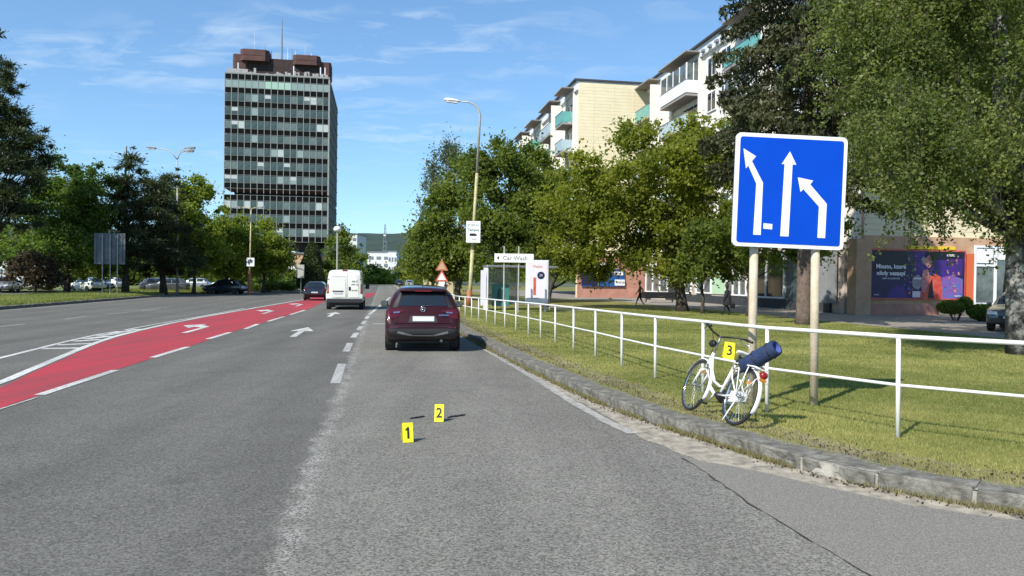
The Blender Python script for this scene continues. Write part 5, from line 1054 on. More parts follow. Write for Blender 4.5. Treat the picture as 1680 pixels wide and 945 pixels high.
SUVS = [(0.00, .46, .60, .63, .50, .70, .50), (.04, .40, .70, .74, .70, .83, .72), (.13, .34, .86, .91, .80, .895, .78), (.22, .30, 1.00, 1.05, .84, .915, .76), (.34, .27, 1.03, 1.24, .86, .92, .70), (.50, .25, 1.04, 1.47, .86, .922, .64), (.60, .25, 1.04, 1.545, .86, .922, .63), (1.2, .24, 1.02, 1.60, .87, .92, .63), (2.1, .24, 1.0, 1.61, .87, .92, .63), (2.75, .24, .98, 1.55, .87, .92, .62), (3.45, .25, .96, 1.07, .87, .915, .70), (4.0, .28, .88, .97, .83, .89, .70), (4.3, .34, .76, .84, .70, .82, .62), (4.42, .42, .62, .66, .48, .66, .48)]
zc_ = G(693.5, 577)
Ys = 18.35; suv = Car('parked_car', 'dark maroon car seen from behind in the right lane', SUVS, 'paint_maroon', (P(693.5, 577, Ys)[0], Ys, 0), R(7.4))
suv.proj('rear_window', [(-.60, 1.13), (.60, 1.13), (.50, 1.45), (-.50, 1.45)], 'glass_dark', nx=16, ny=8, off=.008)
suv.proj('quarter_pillar', [(.62, 1.10), (.745, 1.08), (.60, 1.44), (.52, 1.46)], 'black', off=.006, mirror=True)
suv.proj('roof_panel', [(-.56, .56), (.56, .56), (.56, 2.7), (-.56, 2.7)], 'paint_roof', 'top', off=.006, nx=10, ny=14)
MB().cbox(-.58, .58, .36, .60, 1.475, 1.53, .02).build('roof_spoiler', 'paint_maroon', suv.T, True)
MB().box(-.2, .2, .352, .365, 1.485, 1.505).build('brake_light', 'lamp_red', suv.T)
mb = MB(); mb.poly([(-.012, .95, 1.60), (-.012, 1.14, 1.60), (-.012, 1.06, 1.70), (-.012, .98, 1.695)], d=(.024, 0, 0)); mb.build('roof_antenna', 'black', suv.T)
suv.proj('tail_light', [(.44, .99), (.90, .93), (.86, 1.07), (.46, 1.03)], 'lamp_dark', off=.014, mirror=True, nx=12)
suv.proj('tail_light', [(.60, .86), (.90, .80), (.90, .93), (.58, .96)], 'lamp_dark', off=.012, mirror=True, nx=8)
suv.proj('light_strip', [(.56, .965), (.72, .95), (.72, .985), (.56, .995)], 'chrome', off=.02, mirror=True, nx=4, ny=1)
suv.proj('tailgate_recess', [(-.36, .73), (.36, .73), (.30, .90), (-.30, .90)], 'black', off=.004, nx=10)
pl = suv.proj('number_plate', [(-.25, .765), (.27, .765), (.27, .88), (-.25, .88)], 'plate', off=.022, nx=4, ny=2)
suv.proj('crease', [(-.72, .715), (.72, .715), (.70, .735), (-.70, .735)], 'paint_maroon', off=.016, nx=16, ny=1)
suv.proj('reflector', [(.60, .60), (.80, .60), (.80, .635), (.60, .635)], 'lamp_dark', off=.012, mirror=True, nx=6, ny=1)
suv.proj('bumper_cladding', [(-.90, .30), (.90, .30), (.86, .585), (-.86, .585)], 'plastic', off=.010, nx=26, ny=6)
suv.proj('skid_plate', [(-.62, .47), (-.28, .40), (-.24, .435), (-.60, .53)], 'galv', off=.03, nx=6, ny=2); suv.proj('skid_plate', [(.28, .40), (.62, .47), (.60, .53), (.24, .435)], 'galv', off=.03, nx=6, ny=2); suv.proj('skid_plate', [(-.26, .40), (.26, .40), (.24, .43), (-.24, .43)], 'galv', off=.03, nx=6, ny=1)
suv.proj('side_cladding', [(.9, .25), (3.6, .25), (3.6, .42), (.9, .42)], 'plastic', 'left', mirror=True, nx=20, off=.008)
bd = MB(); bd.ring((0, .165, 1.05), (0, 1, 0), .055, .011, 24, 6); bd.box(-.06, .06, .155, .165, 1.042, 1.06); bd.build('badge', 'chrome', suv.T, True)
text('QASHQAI', .055, 'chrome', frame((.50, .085, .91), (1, 0, 0), (0, .35, 1)), suv.T, bold=.001)
suv.proj('side_window', [(.75, 1.10), (2.95, 1.08), (2.75, 1.46), (1.05, 1.48)], 'glass_dark', 'left', mirror=True, nx=24, off=.006); suv.proj('windscreen', [(-.62, 2.85), (.62, 2.85), (.66, 3.38), (-.66, 3.38)], 'glass_dark', 'top', nx=10)
suv.proj('headlight', [(.45, .72), (.82, .74), (.80, .84), (.47, .80)], 'lamp_clear', 'front', mirror=True, off=.01)
for x in (-1, 1):
    m_ = MB(); m_.cbox(x * .93 if x < 0 else .93, x * 1.13 if x < 0 else 1.13, 2.62, 2.78, 1.02, 1.18, .05) if x > 0 else m_.cbox(-1.13, -.93, 2.62, 2.78, 1.02, 1.18, .05); mo = m_.build('wing_mirror', 'plastic', suv.T, True); MB().cbox(min(x * .95, x * 1.11), max(x * .95, x * 1.11), 2.605, 2.622, 1.04, 1.16, .005).build('mirror_glass', 'glass_shop', mo)
    MB().tube([(x * .86, 2.75, 1.0), (x * .97, 2.72, 1.06)], .03, 6).build('mirror_arm', 'plastic', suv.T)
    MB().tube([(x * .60, .75, 1.60), (x * .62, 1.0, 1.645), (x * .62, 2.3, 1.65), (x * .60, 2.6, 1.60)], .016, 6).build('roof_rail', 'black', suv.T, True)
    for y in (.78, 3.45): suv.wheel(x * .79, y, .345, .23)
suv.arch(.78, .345); suv.arch(3.45, .345)
MB().box(-.7, .7, .5, 3.9, .2, .3).build('underbody', 'black', suv.T); MB().tube([(.45, .15, .28), (.45, .6, .28)], .035, 8).build('exhaust', 'galv', suv.T)
suv.proj('rear_wiper', [(-.02, 1.125), (.24, 1.135), (.24, 1.15), (-.02, 1.145)], 'black', off=.02, nx=4, ny=1)
suv.proj('panel_gap', [(-.70, .630), (.70, .630), (.70, .640), (-.70, .640)], 'black', off=.007, nx=20, ny=1); suv.proj('panel_gap', [(.70, .63), (.71, .63), (.63, 1.06), (.62, 1.06)], 'black', off=.008, nx=1, ny=10, mirror=True)
suv.proj('rear_fog_light', [(-.3, .33), (.3, .33), (.3, .38), (-.3, .38)], 'black', off=.02, nx=6, ny=1)

VANS = [(0.00, .50, .80, 2.02, .80, .93, .80), (.03, .48, .95, 2.12, .88, .995, .83), (.10, .40, 1.1, 2.20, .92, 1.02, .85), (.6, .38, 1.1, 2.26, .95, 1.025, .86), (3.0, .38, 1.1, 2.28, .95, 1.025, .86), (3.7, .38, 1.1, 2.16, .95, 1.025, .82), (4.4, .38, 1.1, 1.45, .95, 1.01, .80), (5.0, .40, 1.0, 1.1, .90, .97, .72), (5.25, .45, .85, .92, .7, .85, .6)]
Yv = 42.2; van = Car('delivery_van', 'white high delivery van seen from behind in the middle lane', VANS, 'paint_white', (P(565, 509, Yv)[0], Yv, -.03), TH, 'van')
van.proj('bumper', [(-.98, .40), (.98, .40), (.98, .66), (-.98, .66)], 'plastic', off=.05, nx=16)
MB().cbox(-.98, .98, -.09, .12, .42, .64, .03).build('rear_step', 'plastic', van.T)
van.proj('door_seam', [(.12, .68), (.14, .68), (.14, 2.05), (.12, 2.05)], 'text_grey', off=.008, nx=1, ny=14)
van.proj('door_rib', [(-.72, 1.86), (.08, 1.86), (.08, 1.885), (-.72, 1.885)], 'text_grey', off=.008, nx=10, ny=1)
van.proj('door_panel', [(-.74, .74), (.06, .74), (.04, 1.80), (-.66, 1.80)], 'paint_white', off=.018, nx=8, ny=8); van.proj('door_panel', [(.20, .74), (.78, .74), (.70, 1.80), (.20, 1.80)], 'paint_white', off=.018, nx=8, ny=8)
MB().cbox(.22, .33, -.05, .0, 1.12, 1.32, .02).build('door_handle', 'black', van.T)
van.proj('number_plate', [(-.62, .90), (-.10, .90), (-.10, 1.0), (-.62, 1.0)], 'plate', off=.03, nx=3, ny=1); van.proj('plate_lamp', [(-.66, 1.04), (-.06, 1.04), (-.06, 1.10), (-.66, 1.10)], 'plastic', off=.035, nx=3, ny=1)
van.proj('tail_light', [(.86, .95), (1.01, .95), (1.00, 1.46), (.87, 1.46)], 'lamp_red', off=.02, mirror=True, nx=6); van.proj('indicator', [(.87, 1.05), (1.005, 1.05), (1.005, 1.2), (.87, 1.2)], 'lamp_amber', off=.026, mirror=True, nx=5, ny=2)
van.proj('hinge', [(.84, 1.70), (.90, 1.70), (.90, 1.76), (.84, 1.76)], 'plastic', off=.03, mirror=True, nx=2, ny=1)
text('RENT', .13, 'text_grey', frame((.55, -.03, 1.62), (1, 0, 0)), van.T); text('0905 123', .10, 'text_grey', frame((.55, -.03, 1.45), (1, 0, 0)), van.T); text('BOXER', .10, 'text_grey', frame((.55, -.03, 1.12), (1, 0, 0)), van.T)
MB().cbox(-.14, .14, .03, .2, 2.19, 2.27, .02).build('top_brake_light', 'lamp_red', van.T)
van.proj('side_window', [(3.75, 1.15), (4.35, 1.15), (4.1, 1.65), (3.75, 1.7)], 'glass_dark', 'left', mirror=True); van.proj('rub_strip', [(.3, .62), (4.2, .62), (4.2, .72), (.3, .72)], 'plastic', 'left', mirror=True, nx=16, ny=1)
for x in (-1, 1):
    MB().cbox(min(x * 1.05, x * 1.28), max(x * 1.05, x * 1.28), 4.0, 4.12, 1.15, 1.5, .05).build('wing_mirror', 'black', van.T, True); MB().tube([(x * .98, 4.1, 1.2), (x * 1.1, 4.06, 1.25)], .03, 6).build('mirror_arm', 'black', van.T)
    for y in (.95, 4.3): van.wheel(x * .90, y, .35, .25)
van.arch(.95, .35); van.arch(4.3, .35); MB().box(-.8, .8, .3, 4.6, .25, .42).build('underbody', 'black', van.T)

HATS = [(0.00, .44, .62, .66, .50, .66, .48), (.05, .36, .78, .82, .70, .80, .66), (.18, .28, .92, .97, .78, .85, .68), (.42, .24, .95, 1.20, .80, .86, .62), (.62, .23, .95, 1.40, .80, .865, .60), (1.2, .22, .94, 1.47, .81, .87, .59), (2.0, .22, .92, 1.47, .81, .87, .59), (2.5, .22, .90, 1.40, .81, .87, .58), (3.15, .23, .88, .97, .81, .86, .66), (3.7, .26, .80, .88, .77, .84, .64), (4.0, .32, .70, .77, .64, .76, .56), (4.12, .40, .58, .62, .45, .6, .42)]
def hatch(label, paint, loc, rz, group=None, name='parked_car'):
    c = Car(name, label, HATS, paint, loc, rz, 'car', group)
    c.proj('rear_window', [(-.55, 1.03), (.55, 1.03), (.46, 1.34), (-.46, 1.34)], 'glass_dark', off=.008); c.proj('tail_light', [(.55, .78), (.84, .76), (.80, .96), (.60, .95)], 'lamp_dark', off=.012, mirror=True, nx=6)
    c.proj('number_plate', [(-.24, .58), (.24, .58), (.24, .69), (-.24, .69)], 'plate', off=.02, nx=3, ny=1); c.proj('bumper', [(-.80, .26), (.80, .26), (.78, .42), (-.78, .42)], 'plastic', off=.012, nx=14)
    c.proj('side_window', [(.65, 1.0), (1.5, .98), (1.5, 1.36), (.85, 1.36)], 'glass_dark', 'left', mirror=True); c.proj('side_window', [(1.58, .98), (2.75, .96), (2.4, 1.34), (1.58, 1.37)], 'glass_dark', 'left', mirror=True)
    c.proj('windscreen', [(-.58, 2.55), (.58, 2.55), (.62, 3.08), (-.62, 3.08)], 'glass_dark', 'top'); c.proj('headlight', [(.42, .62), (.76, .64), (.74, .76), (.45, .73)], 'lamp_clear', 'front', mirror=True, off=.012); c.proj('grille', [(-.38, .42), (.38, .42), (.40, .60), (-.40, .60)], 'black', 'front', off=.01); c.proj('number_plate', [(-.24, .50), (.24, .50), (.24, .58), (-.24, .58)], 'plate', 'front', off=.02, nx=3, ny=1)
    for x in (-1, 1):
        MB().cbox(min(x * .87, x * 1.03), max(x * .87, x * 1.03), 2.45, 2.58, .93, 1.06, .04).build('wing_mirror', paint, c.T, True)
        for y in (.72, 3.2): c.wheel(x * .76, y, .31, .2)
    c.arch(.72, .31); c.arch(3.2, .31); return c.T
Ym = 58.0; m0 = hatch('small black hatchback seen from behind, left of the white van', 'paint_black', (P(516, 493, Ym)[0], Ym, 0), TH)
Yl = 75.5; hatch('dark navy car seen from the side in the gap of the left verge', 'paint_navy', (P(396, 482, Yl)[0] + .2, Yl + .3, 0), R(86))
cp = P(1658, 545, 27.0); hatch('dark car nose-on behind the near birch trunk, on the pavement', 'paint_grey', (cp[0] + 2.76, 30.05, .144), R(138))
# parked rows in the car park: each car a copy with its parts
base_cars = [hatch('white car parked behind the left verge, nearest the big grey sign back', 'paint_white', (P(163, 474, 76)[0], 76, .02), R(60))]
rowpx = [(18, 72, 200, 'silver', 'silver car under the tall left pine'), (62, 76, 30, 'white', 'white car parked low under the red-leaved tree'), (92, 78, 120, 'silver', 'pale silver car between the red-leaved tree and the green maple'), (133, 80, 250, 'navy', 'dark blue car half behind the maple trunk'), (200, 82, 80, 'white', 'white car showing right of the sign back posts'), (228, 80, 300, 'grey', 'grey car parked behind the knobbly pine'), (255, 84, 20, 'white', 'white car parked beyond the knobbly pine trunk'), (285, 86, 70, 'silver', 'silver car parked at the right end of the pines'), (310, 80, 100, 'grey', 'dark grey car parked before the gap in the verge'), (345, 100, 95, 'silver', 'silver car beyond the navy car'), (385, 104, 60, 'white', 'white car beyond the navy car, left of the lamp pole'), (432, 102, 95, 'white', 'white car parked right of the thin lamp pole'), (458, 100, 20, 'black', 'black car parked under the market tent')]
for px, Y, rot, pc, lab in rowpx:
    c = copy_tree(base_cars[0]); c.location = (P(px, 474, Y)[0], Y, .02); c.rotation_euler = (0, 0, R(rot)); c['label'] = lab
    for ch in kids(c):
        if ch.name.startswith(('body', 'wing_mirror')): ch.data = ch.data.copy(); ch.data.materials[0] = MATS['paint_' + pc]
GRP = 'cars standing in the car park on the left'
for o in [x for x in bpy.data.objects if x.name.startswith('parked_car') and x.parent is None and x is not m0 and 60 < x.location.y and x.location.y not in (Yl + .3,)]: o['group'] = GRP
for px, Y, pc, lab in ((655, 170, 'navy', 'distant dark car far ahead over the maroon car roof'), (672, 150, 'silver', 'distant pale car far ahead, right of the distant dark car')):
    c = copy_tree(base_cars[0]); c.location = (P(px, 470, Y)[0], Y, .02); c.rotation_euler = (0, 0, TH); c['label'] = lab
    if 'group' in c: del c['group']
    for ch in kids(c):
        if ch.name.startswith(('body', 'wing_mirror')): ch.data = ch.data.copy(); ch.data.materials[0] = MATS['paint_' + pc]

# ------------------------------------------------------------------ evidence markers
def marker(n, label, loc, rz, M_=None, hgt=.20, wd=.115):
    T = empty('evidence_marker', loc, rz, label, 'marker')
    if M_ is not None: T.matrix_world = M_
    dp = .075
    for sg, nm in ((-1, 'front_panel'), (1, 'back_panel')):
        mb = MB(); mb.poly([(-wd / 2, sg * dp, 0), (wd / 2, sg * dp, 0), (wd / 2, sg * .004, hgt), (-wd / 2, sg * .004, hgt)], d=(0, .003 * -sg, 0)); mb.build(nm, 'marker_yellow', T)
    MB().box(-wd / 2, wd / 2, -.005, .005, hgt - .003, hgt + .002).build('fold', 'marker_yellow', T)
    s = hgt; up = Vector((0, dp - .004, hgt)).normalized()
    c = Vector((0, -dp * .52 - .0015, hgt * .49)) + Vector((0, -.0035, .001))
    if n == '1': MB().poly([frame(c, (1, 0, 0), up) @ Vector(p_) for p_ in ((-.009, -.062, 0), (.014, -.062, 0), (.014, .062, 0), (-.006, .062, 0), (-.030, .036, 0), (-.024, .024, 0), (-.009, .034, 0))], d=(0, -.001, 0)).build('digit', 'black', T)
    else: text(n, .175, 'black', frame(c, (1, 0, 0), up), T, 'digit', ext=.0008, bold=.003, sx=.9)
    return T
g1 = G(667, 726); g2 = G(720, 692)
marker('1', 'nearer yellow evidence marker with number 1 on the asphalt', (g1[0], g1[1] + .05, .006), R(17)); marker('2', 'farther yellow evidence marker with number 2 on the asphalt', (g2[0], g2[1] + .05, .006), R(2), hgt=.205)
# torn bit left of marker 2; the right strip stands in for its shadow
for k, (pa, pb, lab) in enumerate((((672, 688), (697, 684), 'thin dark strip lying on the asphalt left of marker 2'), ((734, 686), (764, 681.5), 'thin dark strip modelled as the shadow right of marker 2'))):
    a = G(*pa); b = G(*pb); mb = MB(); q = random.Random(k); pts = [(a[0] + (b[0] - a[0]) * t, a[1] + (b[1] - a[1]) * t + q.uniform(-.012, .012), .010) for t in np.linspace(0, 1, 8)]; tag(mb.tube(pts, [.006, .014, .012, .016, .010, .014, .012, .004], 6).build('debris_and_shadow', 'plastic', None, True), lab, 'debris_and_shadow')

# ------------------------------------------------------------------ the white bicycle leaning on the railing
cr_ = Vector(G(1200, 697, .155) + (.155,)); cf_ = Vector(G(1131, 673.5, .145) + (.145,)); fw = (cf_ - cr_).normalized(); WBz = 1.07
LEAN = R(20); rt = fw.cross(Vector((0, 0, 1))).normalized()
upv = Vector((0, 0, 1)) * math.cos(LEAN) + rt * math.sin(LEAN); upv = (upv - fw * upv.dot(fw)).normalized(); rt = fw.cross(upv).normalized()
BM = Matrix(((rt.x, fw.x, upv.x, cr_.x), (rt.y, fw.y, upv.y, cr_.y), (rt.z, fw.z, upv.z, cr_.z), (0, 0, 0, 1)))
BK_ = empty('bicycle', (0, 0, 0), 0, 'white step-through bicycle leaning on the railing above the kerb', 'bicycle'); BK_.matrix_world = BM
RW = .34
def steer(ang=R(-3)):
    ax0 = Vector((0, .90, .82)); axd = (Vector((0, .99, .52)) - ax0).normalized(); return Matrix.Translation(ax0) @ Matrix.Rotation(-ang, 4, axd) @ Matrix.Translation(-ax0)
ST = steer()
def bpart(name, mb, m_, M_=None, parent=None, sm=True):
    me = mb.mesh(name, m_, sm)
    if M_ is not None: me.transform(M_)
    return link(name, me, parent or BK_)
def bwheel(y, M_=None):
    c = (0, y, RW); w_ = bpart('wheel', MB().ring(c, (1, 0, 0), .308, .010, 48, 6), 'chrome', M_)
    bpart('tyre', MB().ring(c, (1, 0, 0), .323, .020, 48, 8), 'rubber', M_, w_)
    mb = MB(); 
    for k in range(32):
        a = 2 * math.pi * k / 32; a2 = a + (.55 if k % 2 else -.55); sx_ = .028 * (1 if k % 4 < 2 else -1); mb.tube([(sx_, y + .022 * math.cos(a2), RW + .022 * math.sin(a2)), (0, y + .305 * math.cos(a), RW + .305 * math.sin(a))], .0016, 3, caps=False)
    stuff(bpart('spoke', mb, 'spoke', M_, w_)); bpart('hub', MB().lathe([(.012, -.055), (.022, -.035), (.018, 0), (.022, .035), (.012, .055)], c, (1, 0, 0), 12), 'galv', M_, w_)
    bpart('wheel_reflector', MB().box(-.006, .006, y - .10, y - .02, RW + .17, RW + .2), 'lamp_amber', M_, w_, False)
bwheel(0); bwheel(WBz, ST)
def fender(y, a0, a1, M_=None, wide=.052):
    mb = MB(); n = 22; vs = []
    for i in range(n + 1):
        a = a0 + (a1 - a0) * i / n
        for (x, r) in ((-wide / 2, .352), (-wide / 4, .366), (wide / 4, .366), (wide / 2, .352)): vs.append((x, y + r * math.cos(a), RW + r * math.sin(a)))
    fs = [(i * 4 + k, i * 4 + k + 1, i * 4 + k + 5, i * 4 + k + 4) for i in range(n) for k in range(3)]; mb.add(vs, fs); o = bpart('mudguard', mb, 'bike_white', M_); md = o.modifiers.new('s', 'SOLIDIFY'); md.thickness = .003; return o
fender(0, R(15), R(205)); fender(WBz, R(20), R(205), ST)
mb = MB(); mb.tube([(0, .905, .80), (0, .965, .60)], .022, 10); bpart('head_tube', mb, 'bike_white')
mb = MB(); mb.tube([(0, .925, .73), (0, .84, .52), (0, .72, .36), (0, .58, .295), (0, .46, .29)], .024, 10); bpart('down_tube', mb, 'bike_white')
mb = MB(); mb.tube([(0, .915, .77), (0, .80, .57), (0, .66, .44), (0, .50, .40), (0, .415, .41)], .015, 10); bpart('upper_tube', mb, 'bike_white')
mb = MB(); mb.tube([(0, .46, .29), (0, .335, .70)], .018, 10); bpart('seat_tube', mb, 'bike_white')
bpart('seat_post', MB().tube([(0, .335, .69), (0, .30, .82)], .015, 8), 'black')
for s_ in (-1, 1):
    bpart('chain_stay', MB().tube([(s_ * .03, .44, .29), (s_ * .055, .25, .30), (s_ * .065, 0, RW)], .011, 6), 'bike_white'); bpart('seat_stay', MB().tube([(s_ * .02, .345, .66), (s_ * .06, .2, .52), (s_ * .065, 0, RW)], .010, 6), 'bike_white')
    bpart('fork', MB().tube([(0, .975, .57), (s_ * .055, .985, .54), (s_ * .058, 1.0, .48), (s_ * .058, WBz, RW)], .014, 8), 'bike_white', ST)
    bpart('rack_stay', MB().tube([(s_ * .07, 0, RW), (s_ * .075, -.08, .70)], .007, 6), 'bike_white'); bpart('rack_stay', MB().tube([(s_ * .07, 0, RW), (s_ * .075, .12, .70)], .007, 6), 'bike_white')
    bpart('rack_bar', MB().tube([(s_ * .02, .33, .66), (s_ * .075, .24, .71), (s_ * .075, -.22, .71), (s_ * .03, -.26, .70)], .008, 6), 'bike_white')
bpart('rack_slat', MB().box(-.07, .07, -.16, -.13, .70, .712), 'bike_white', sm=False); bpart('rack_slat', MB().box(-.07, .07, .10, .13, .70, .712), 'bike_white', sm=False)
bpart('mudguard_stay', MB().tube([(-.06, 0, RW), (-.03, -.25, RW + .25)], .004, 5), 'bike_white')
sd = MB(); sd.add([(-.09, .17, .865), (-.11, .22, .87), (-.085, .30, .862), (-.03, .40, .855), (0, .44, .85), (.03, .40, .855), (.085, .30, .862), (.11, .22, .87), (.09, .17, .865), (0, .165, .87), (0, .26, .885), (-.07, .22, .815), (.07, .22, .815), (0, .36, .825)], [(0, 1, 10, 9), (1, 2, 10), (2, 3, 10), (3, 4, 10), (4, 5, 10), (5, 6, 10), (6, 7, 10), (7, 8, 9, 10), (1, 0, 11), (2, 1, 11), (3, 2, 11, 13), (4, 3, 13), (5, 4, 13), (6, 5, 13, 12), (7, 6, 12), (8, 7, 12), (0, 9, 11), (9, 8, 12), (9, 12, 11), (11, 12, 13)])
sdo = bpart('saddle', sd, 'bike_white'); md = sdo.modifiers.new('s', 'SUBSURF'); md.levels = 2; md.render_levels = 2
bpart('saddle_spring', MB().tube([(-.05, .22, .81), (0, .29, .79), (.05, .22, .81)], .012, 6), 'black', parent=sdo)
bpart('crank_set', MB().lathe([(.02, -.06), (.085, .045), (.085, .05), (.02, .07)], (0, .46, .29), (1, 0, 0), 20), 'black')
for s_, a in ((-1, R(-60)), (1, R(120))):
    e = (0, .46 + .17 * math.cos(a), .29 + .17 * math.sin(a)); bpart('crank_arm', MB().tube([(s_ * .07, .46, .29), (s_ * .085, e[1], e[2])], .010, 6), 'galv'); bpart('pedal', MB().cbox(min(s_ * .09, s_ * .18), max(s_ * .09, s_ * .18), e[1] - .04, e[1] + .04, e[2] - .012, e[2] + .012, .004), 'black', sm=False)
mb = MB(); mb.poly([(.052, .46, .375), (.052, .40, .385), (.052, .02, .41), (.052, -.04, .36), (.052, -.02, .30), (.052, .1, .29), (.052, .40, .21), (.052, .50, .21), (.052, .545, .29), (.052, .52, .35)], d=(.01, 0, 0)); bpart('chain_guard', mb, 'bike_white', sm=False)
bpart('kickstand', MB().tube([(-.03, .03, .30), (-.10, .05, .02)], .008, 6), 'bike_white')
bpart('handlebar_stem', MB().tube([(0, .905, .80), (0, .88, .98), (0, .90, 1.02)], .013, 8), 'galv', ST)
for s_ in (-1, 1):
    bpart('handlebar', MB().tube([(0, .90, 1.02), (s_ * .10, .92, 1.05), (s_ * .22, .86, 1.09), (s_ * .285, .76, 1.09)], .012, 8), 'black', ST); bpart('handlebar_grip', MB().tube([(s_ * .285, .77, 1.09), (s_ * .30, .62, 1.07)], .018, 8), 'black', ST); bpart('brake_lever', MB().tube([(s_ * .25, .84, 1.07), (s_ * .29, .80, 1.03), (s_ * .32, .66, 1.02)], .006, 5), 'chrome', ST)
bpart('front_lamp', MB().lathe([(.02, -.06), (.045, 0), (.05, .04), (.045, .05)], (0, 1.0, .92), (0, 1, 0), 12), 'black', ST); bpart('brake_cable', MB().tube([(-.2, .86, 1.08), (-.08, 1.02, 1.10), (0, .98, .9), (0, .97, .6)], .004, 5), 'black', ST)
bpart('tail_light', MB().lathe([(.02, -.03), (.042, -.02), (.045, .02), (.03, .035)], (.02, -.275, .64), (0, 1, 0), 14), 'reflector'); bpart('tail_reflector', MB().box(-.03, .06, -.30, -.285, .57, .60), 'lamp_amber', sm=False)
# rolled mat on the rack
rc_, zr_ = P(1253, 581, 9.0); ctr = BM @ Vector((.03, -.02, .82)); axm = Vector((.66, -.36, .66)).normalized()
a0 = P(1222, 603, ctr.y + .02); a1 = P(1268, 567, ctr.y - .05)
pa = Vector((a0[0], ctr.y + .08, a0[1])); pb = Vector((a1[0] - .02, ctr.y - .24, a1[1])); ax_ = (pb - pa).normalized()
RM = empty('rolled_mat', pa, 0, 'dark blue rolled sleeping mat strapped on the bicycle rack', 'mat'); Lm = (pb - pa).length
mb = MB(); rin, rou = .068, .094; n = 28; e1 = ax_.orthogonal().normalized(); e2 = ax_.cross(e1); vs = []
for (r, h) in ((rin, .03), (rou - .012, 0), (rou, .012), (rou, Lm * .3), (rou * 1.01, Lm * .6), (rou, Lm - .012), (rou - .010, Lm), (rin, Lm)):
    for k in range(n): a = 2 * math.pi * k / n; vs.append(ax_ * h + (e1 * math.cos(a) + e2 * math.sin(a)) * r)
mb.add(vs, [(i * n + k, i * n + (k + 1) % n, (i + 1) * n + (k + 1) % n, (i + 1) * n + k) for i in range(7) for k in range(n)]); mb.build('outer_roll', 'mat_blue', RM, True)
mb = MB(); vs = []
for h in (Lm - .001, .03):
    for k in range(n): a = 2 * math.pi * k / n; vs.append(ax_ * h + (e1 * math.cos(a) + e2 * math.sin(a)) * (rin - .001))
mb.add(vs, [(n + k, n + (k + 1) % n, (k + 1) % n, k) for k in range(n)] + [tuple(range(n, 2 * n))]); mb.build('inner_face', 'mat_blue_inner', RM, True)
for t in (.42, .82): MB().ring(ax_ * Lm * t, ax_, rou + .003, .007, 24, 6).build('strap', 'black', RM, True)
# marker 3 hung from the handlebar
xm3, zm3 = P(1194, 588, 9.35); M3 = Matrix.Translation((xm3, 9.35, zm3 - .0)) @ Matrix.Rotation(R(-6), 4, 'Z') @ Matrix.Rotation(R(7), 4, 'Y')
marker('3', 'yellow evidence marker with number 3 hung on the bicycle handlebar', (0, 0, 0), 0, M3, hgt=.20, wd=.125)

# ------------------------------------------------------------------ two people on the pavement
def person(label, loc, rz, H, J, split, mats, seed=0):
    T = empty('person', loc, rz, label, 'person'); bm = bmesh.new(); V = {}
    for k, (p, r) in J['v'].items(): V[k] = bm.verts.new(Vector(p) * H)
    for a, b in J['e']: bm.edges.new((V[a], V[b]))
    me = bpy.data.meshes.new('body'); bm.verts.index_update(); idx = {k: v.index for k, v in V.items()}; bm.to_mesh(me); bm.free(); o = bpy.data.objects.new('tmp', me); COL.objects.link(o)
    sk = o.modifiers.new('k', 'SKIN'); sk.use_smooth_shade = True; sv = me.skin_vertices[0].data
    for k, i in idx.items(): r = J['v'][k][1]; r = r if isinstance(r, tuple) else (r, r); sv[i].radius = (r[0] * H, r[1] * H); sv[i].use_root = (k == 'pelvis')
    ss = o.modifiers.new('s', 'SUBSURF'); ss.levels = 2; ss.render_levels = 2
    dg = bpy.context.evaluated_depsgraph_get(); m2 = bpy.data.meshes.new_from_object(o.evaluated_get(dg)); bpy.data.objects.remove(o); m2.materials.clear()
    for m_ in mats: m2.materials.append(MATS[m_])
    for f in m2.polygons: f.material_index = split(f.center / H); f.use_smooth = True
    link('body', m2, T); return T
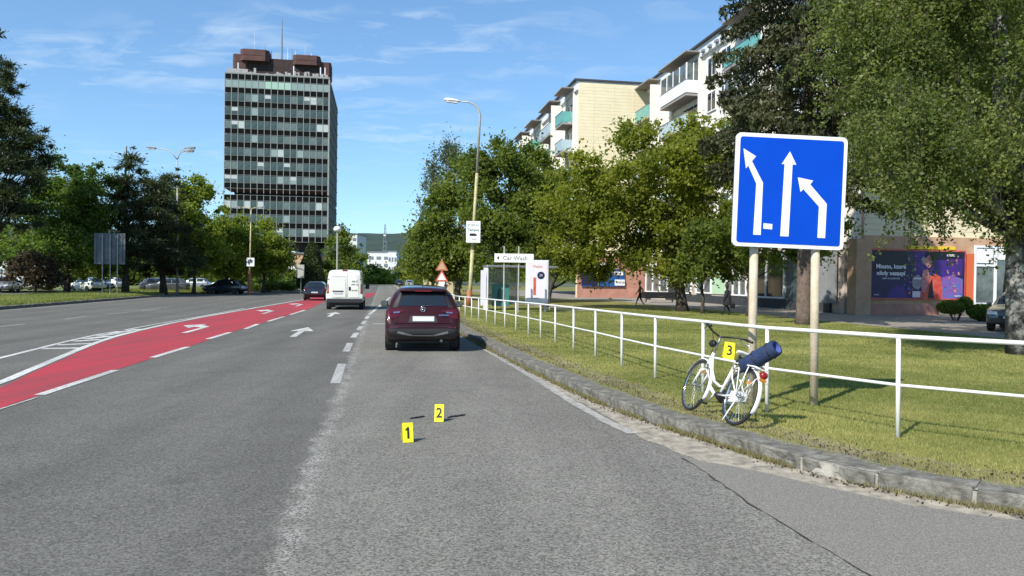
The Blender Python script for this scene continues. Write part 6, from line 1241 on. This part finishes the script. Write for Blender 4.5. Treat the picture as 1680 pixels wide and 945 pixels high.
walkJ = lambda st, arm: {'v': {'pelvis': ((0, 0, .53), (.085, .065)), 'waist': ((0, .01, .62), (.075, .055)), 'chest': ((0, .015, .74), (.095, .06)), 'neck': ((0, .02, .835), .03), 'head0': ((0, .028, .875), (.042, .045)), 'head': ((0, .035, .925), (.048, .055)), 'crown': ((0, .03, .975), (.035, .04)),
    'sl': ((-.095, .01, .80), .036), 'el': ((-.13, -.03 + arm, .64), .026), 'wl': ((-.12, .02 + arm * 1.6, .50), .017), 'hl': ((-.12, .03 + arm * 1.7, .45), (.014, .02)), 'sr': ((.095, .01, .80), .036), 'er': ((.13, -.03 - arm, .64), .026), 'wr': ((.12, .03 - arm * 1.0, .50), .017), 'hr': ((.12, .035 - arm * 1.0, .45), (.014, .02)),
    'hpl': ((-.05, 0, .48), .056), 'kl': ((-.055, st * .5 + .02, .27), .036), 'al': ((-.05, st - .0, .05), .022), 'tl': ((-.05, st + .09, .02), .02), 'hpr': ((.05, 0, .48), .056), 'kr': ((.055, -st * .35 + .03, .27), .036), 'ar': ((.05, -st, .06), .022), 'tr': ((.05, -st + .085, .02), .02)},
    'e': [('pelvis', 'waist'), ('waist', 'chest'), ('chest', 'neck'), ('neck', 'head0'), ('head0', 'head'), ('head', 'crown'), ('chest', 'sl'), ('sl', 'el'), ('el', 'wl'), ('wl', 'hl'), ('chest', 'sr'), ('sr', 'er'), ('er', 'wr'), ('wr', 'hr'), ('pelvis', 'hpl'), ('hpl', 'kl'), ('kl', 'al'), ('al', 'tl'), ('pelvis', 'hpr'), ('hpr', 'kr'), ('kr', 'ar'), ('ar', 'tr')]}
Yp = 38.5; xp = P(1193, 516, Yp)[0]
Pa = person('person in long black clothes walking on the grass path with a dark bag', (xp, Yp, .14), R(75), 1.62, walkJ(.10, .05), lambda c: 0 if (c.z > .845 and c.y > .03) else 1, ['skin', 'cloth_black'])
MB().lathe([(.02, .14), (.085, .10), (.095, .0), (.08, -.10), (.06, -.16)], (0, .03, 1.50), (0, 0, 1), 14).build('hair', 'hair_dark', Pa, True)
MB().lathe([(.14, 1.25), (.17, 1.0), (.20, .75), (.235, .52), (.22, .50)], (0, .0, 0), (0, 0, 1), 16).build('coat', 'cloth_black', Pa, True)
hb = empty('handbag', (xp + .22, Yp - .15, .62), R(20), 'small dark handbag carried by the person in black', 'bag'); MB().cbox(-.15, .15, -.05, .05, -.12, .12, .03).build('pouch', 'black', hb); MB().ring((0, 0, .12), (0, 1, 0), .09, .01, 16, 5, a0=0, a1=2 * math.pi).build('handle', 'black', hb)
Yq = 51.0; xq = P(1050, 502, Yq)[0]
Pb = person('person in olive top striding past the pink shop wall', (xq, Yq, .14), R(80), 1.66, walkJ(.17, .09), lambda c: 0 if (c.z > .845 or c.z < .24 or (c.z < .56 and abs(c.x) > .10)) else (1 if c.z > .52 else 2), ['skin', 'cloth_olive', 'cloth_black'])
MB().lathe([(.02, .15), (.09, .10), (.10, .02), (.085, -.05)], (0, .035, 1.55), (0, 0, 1), 14).build('hair', 'hair_dark', Pb, True)
for y in (.17, -.17): MB().cbox(-.13 if y > 0 else .03, -.03 if y > 0 else .13, y * 1.66 - .04, y * 1.66 + .2, 0, .09, .03).build('shoe', 'cloth_white', Pb, True)
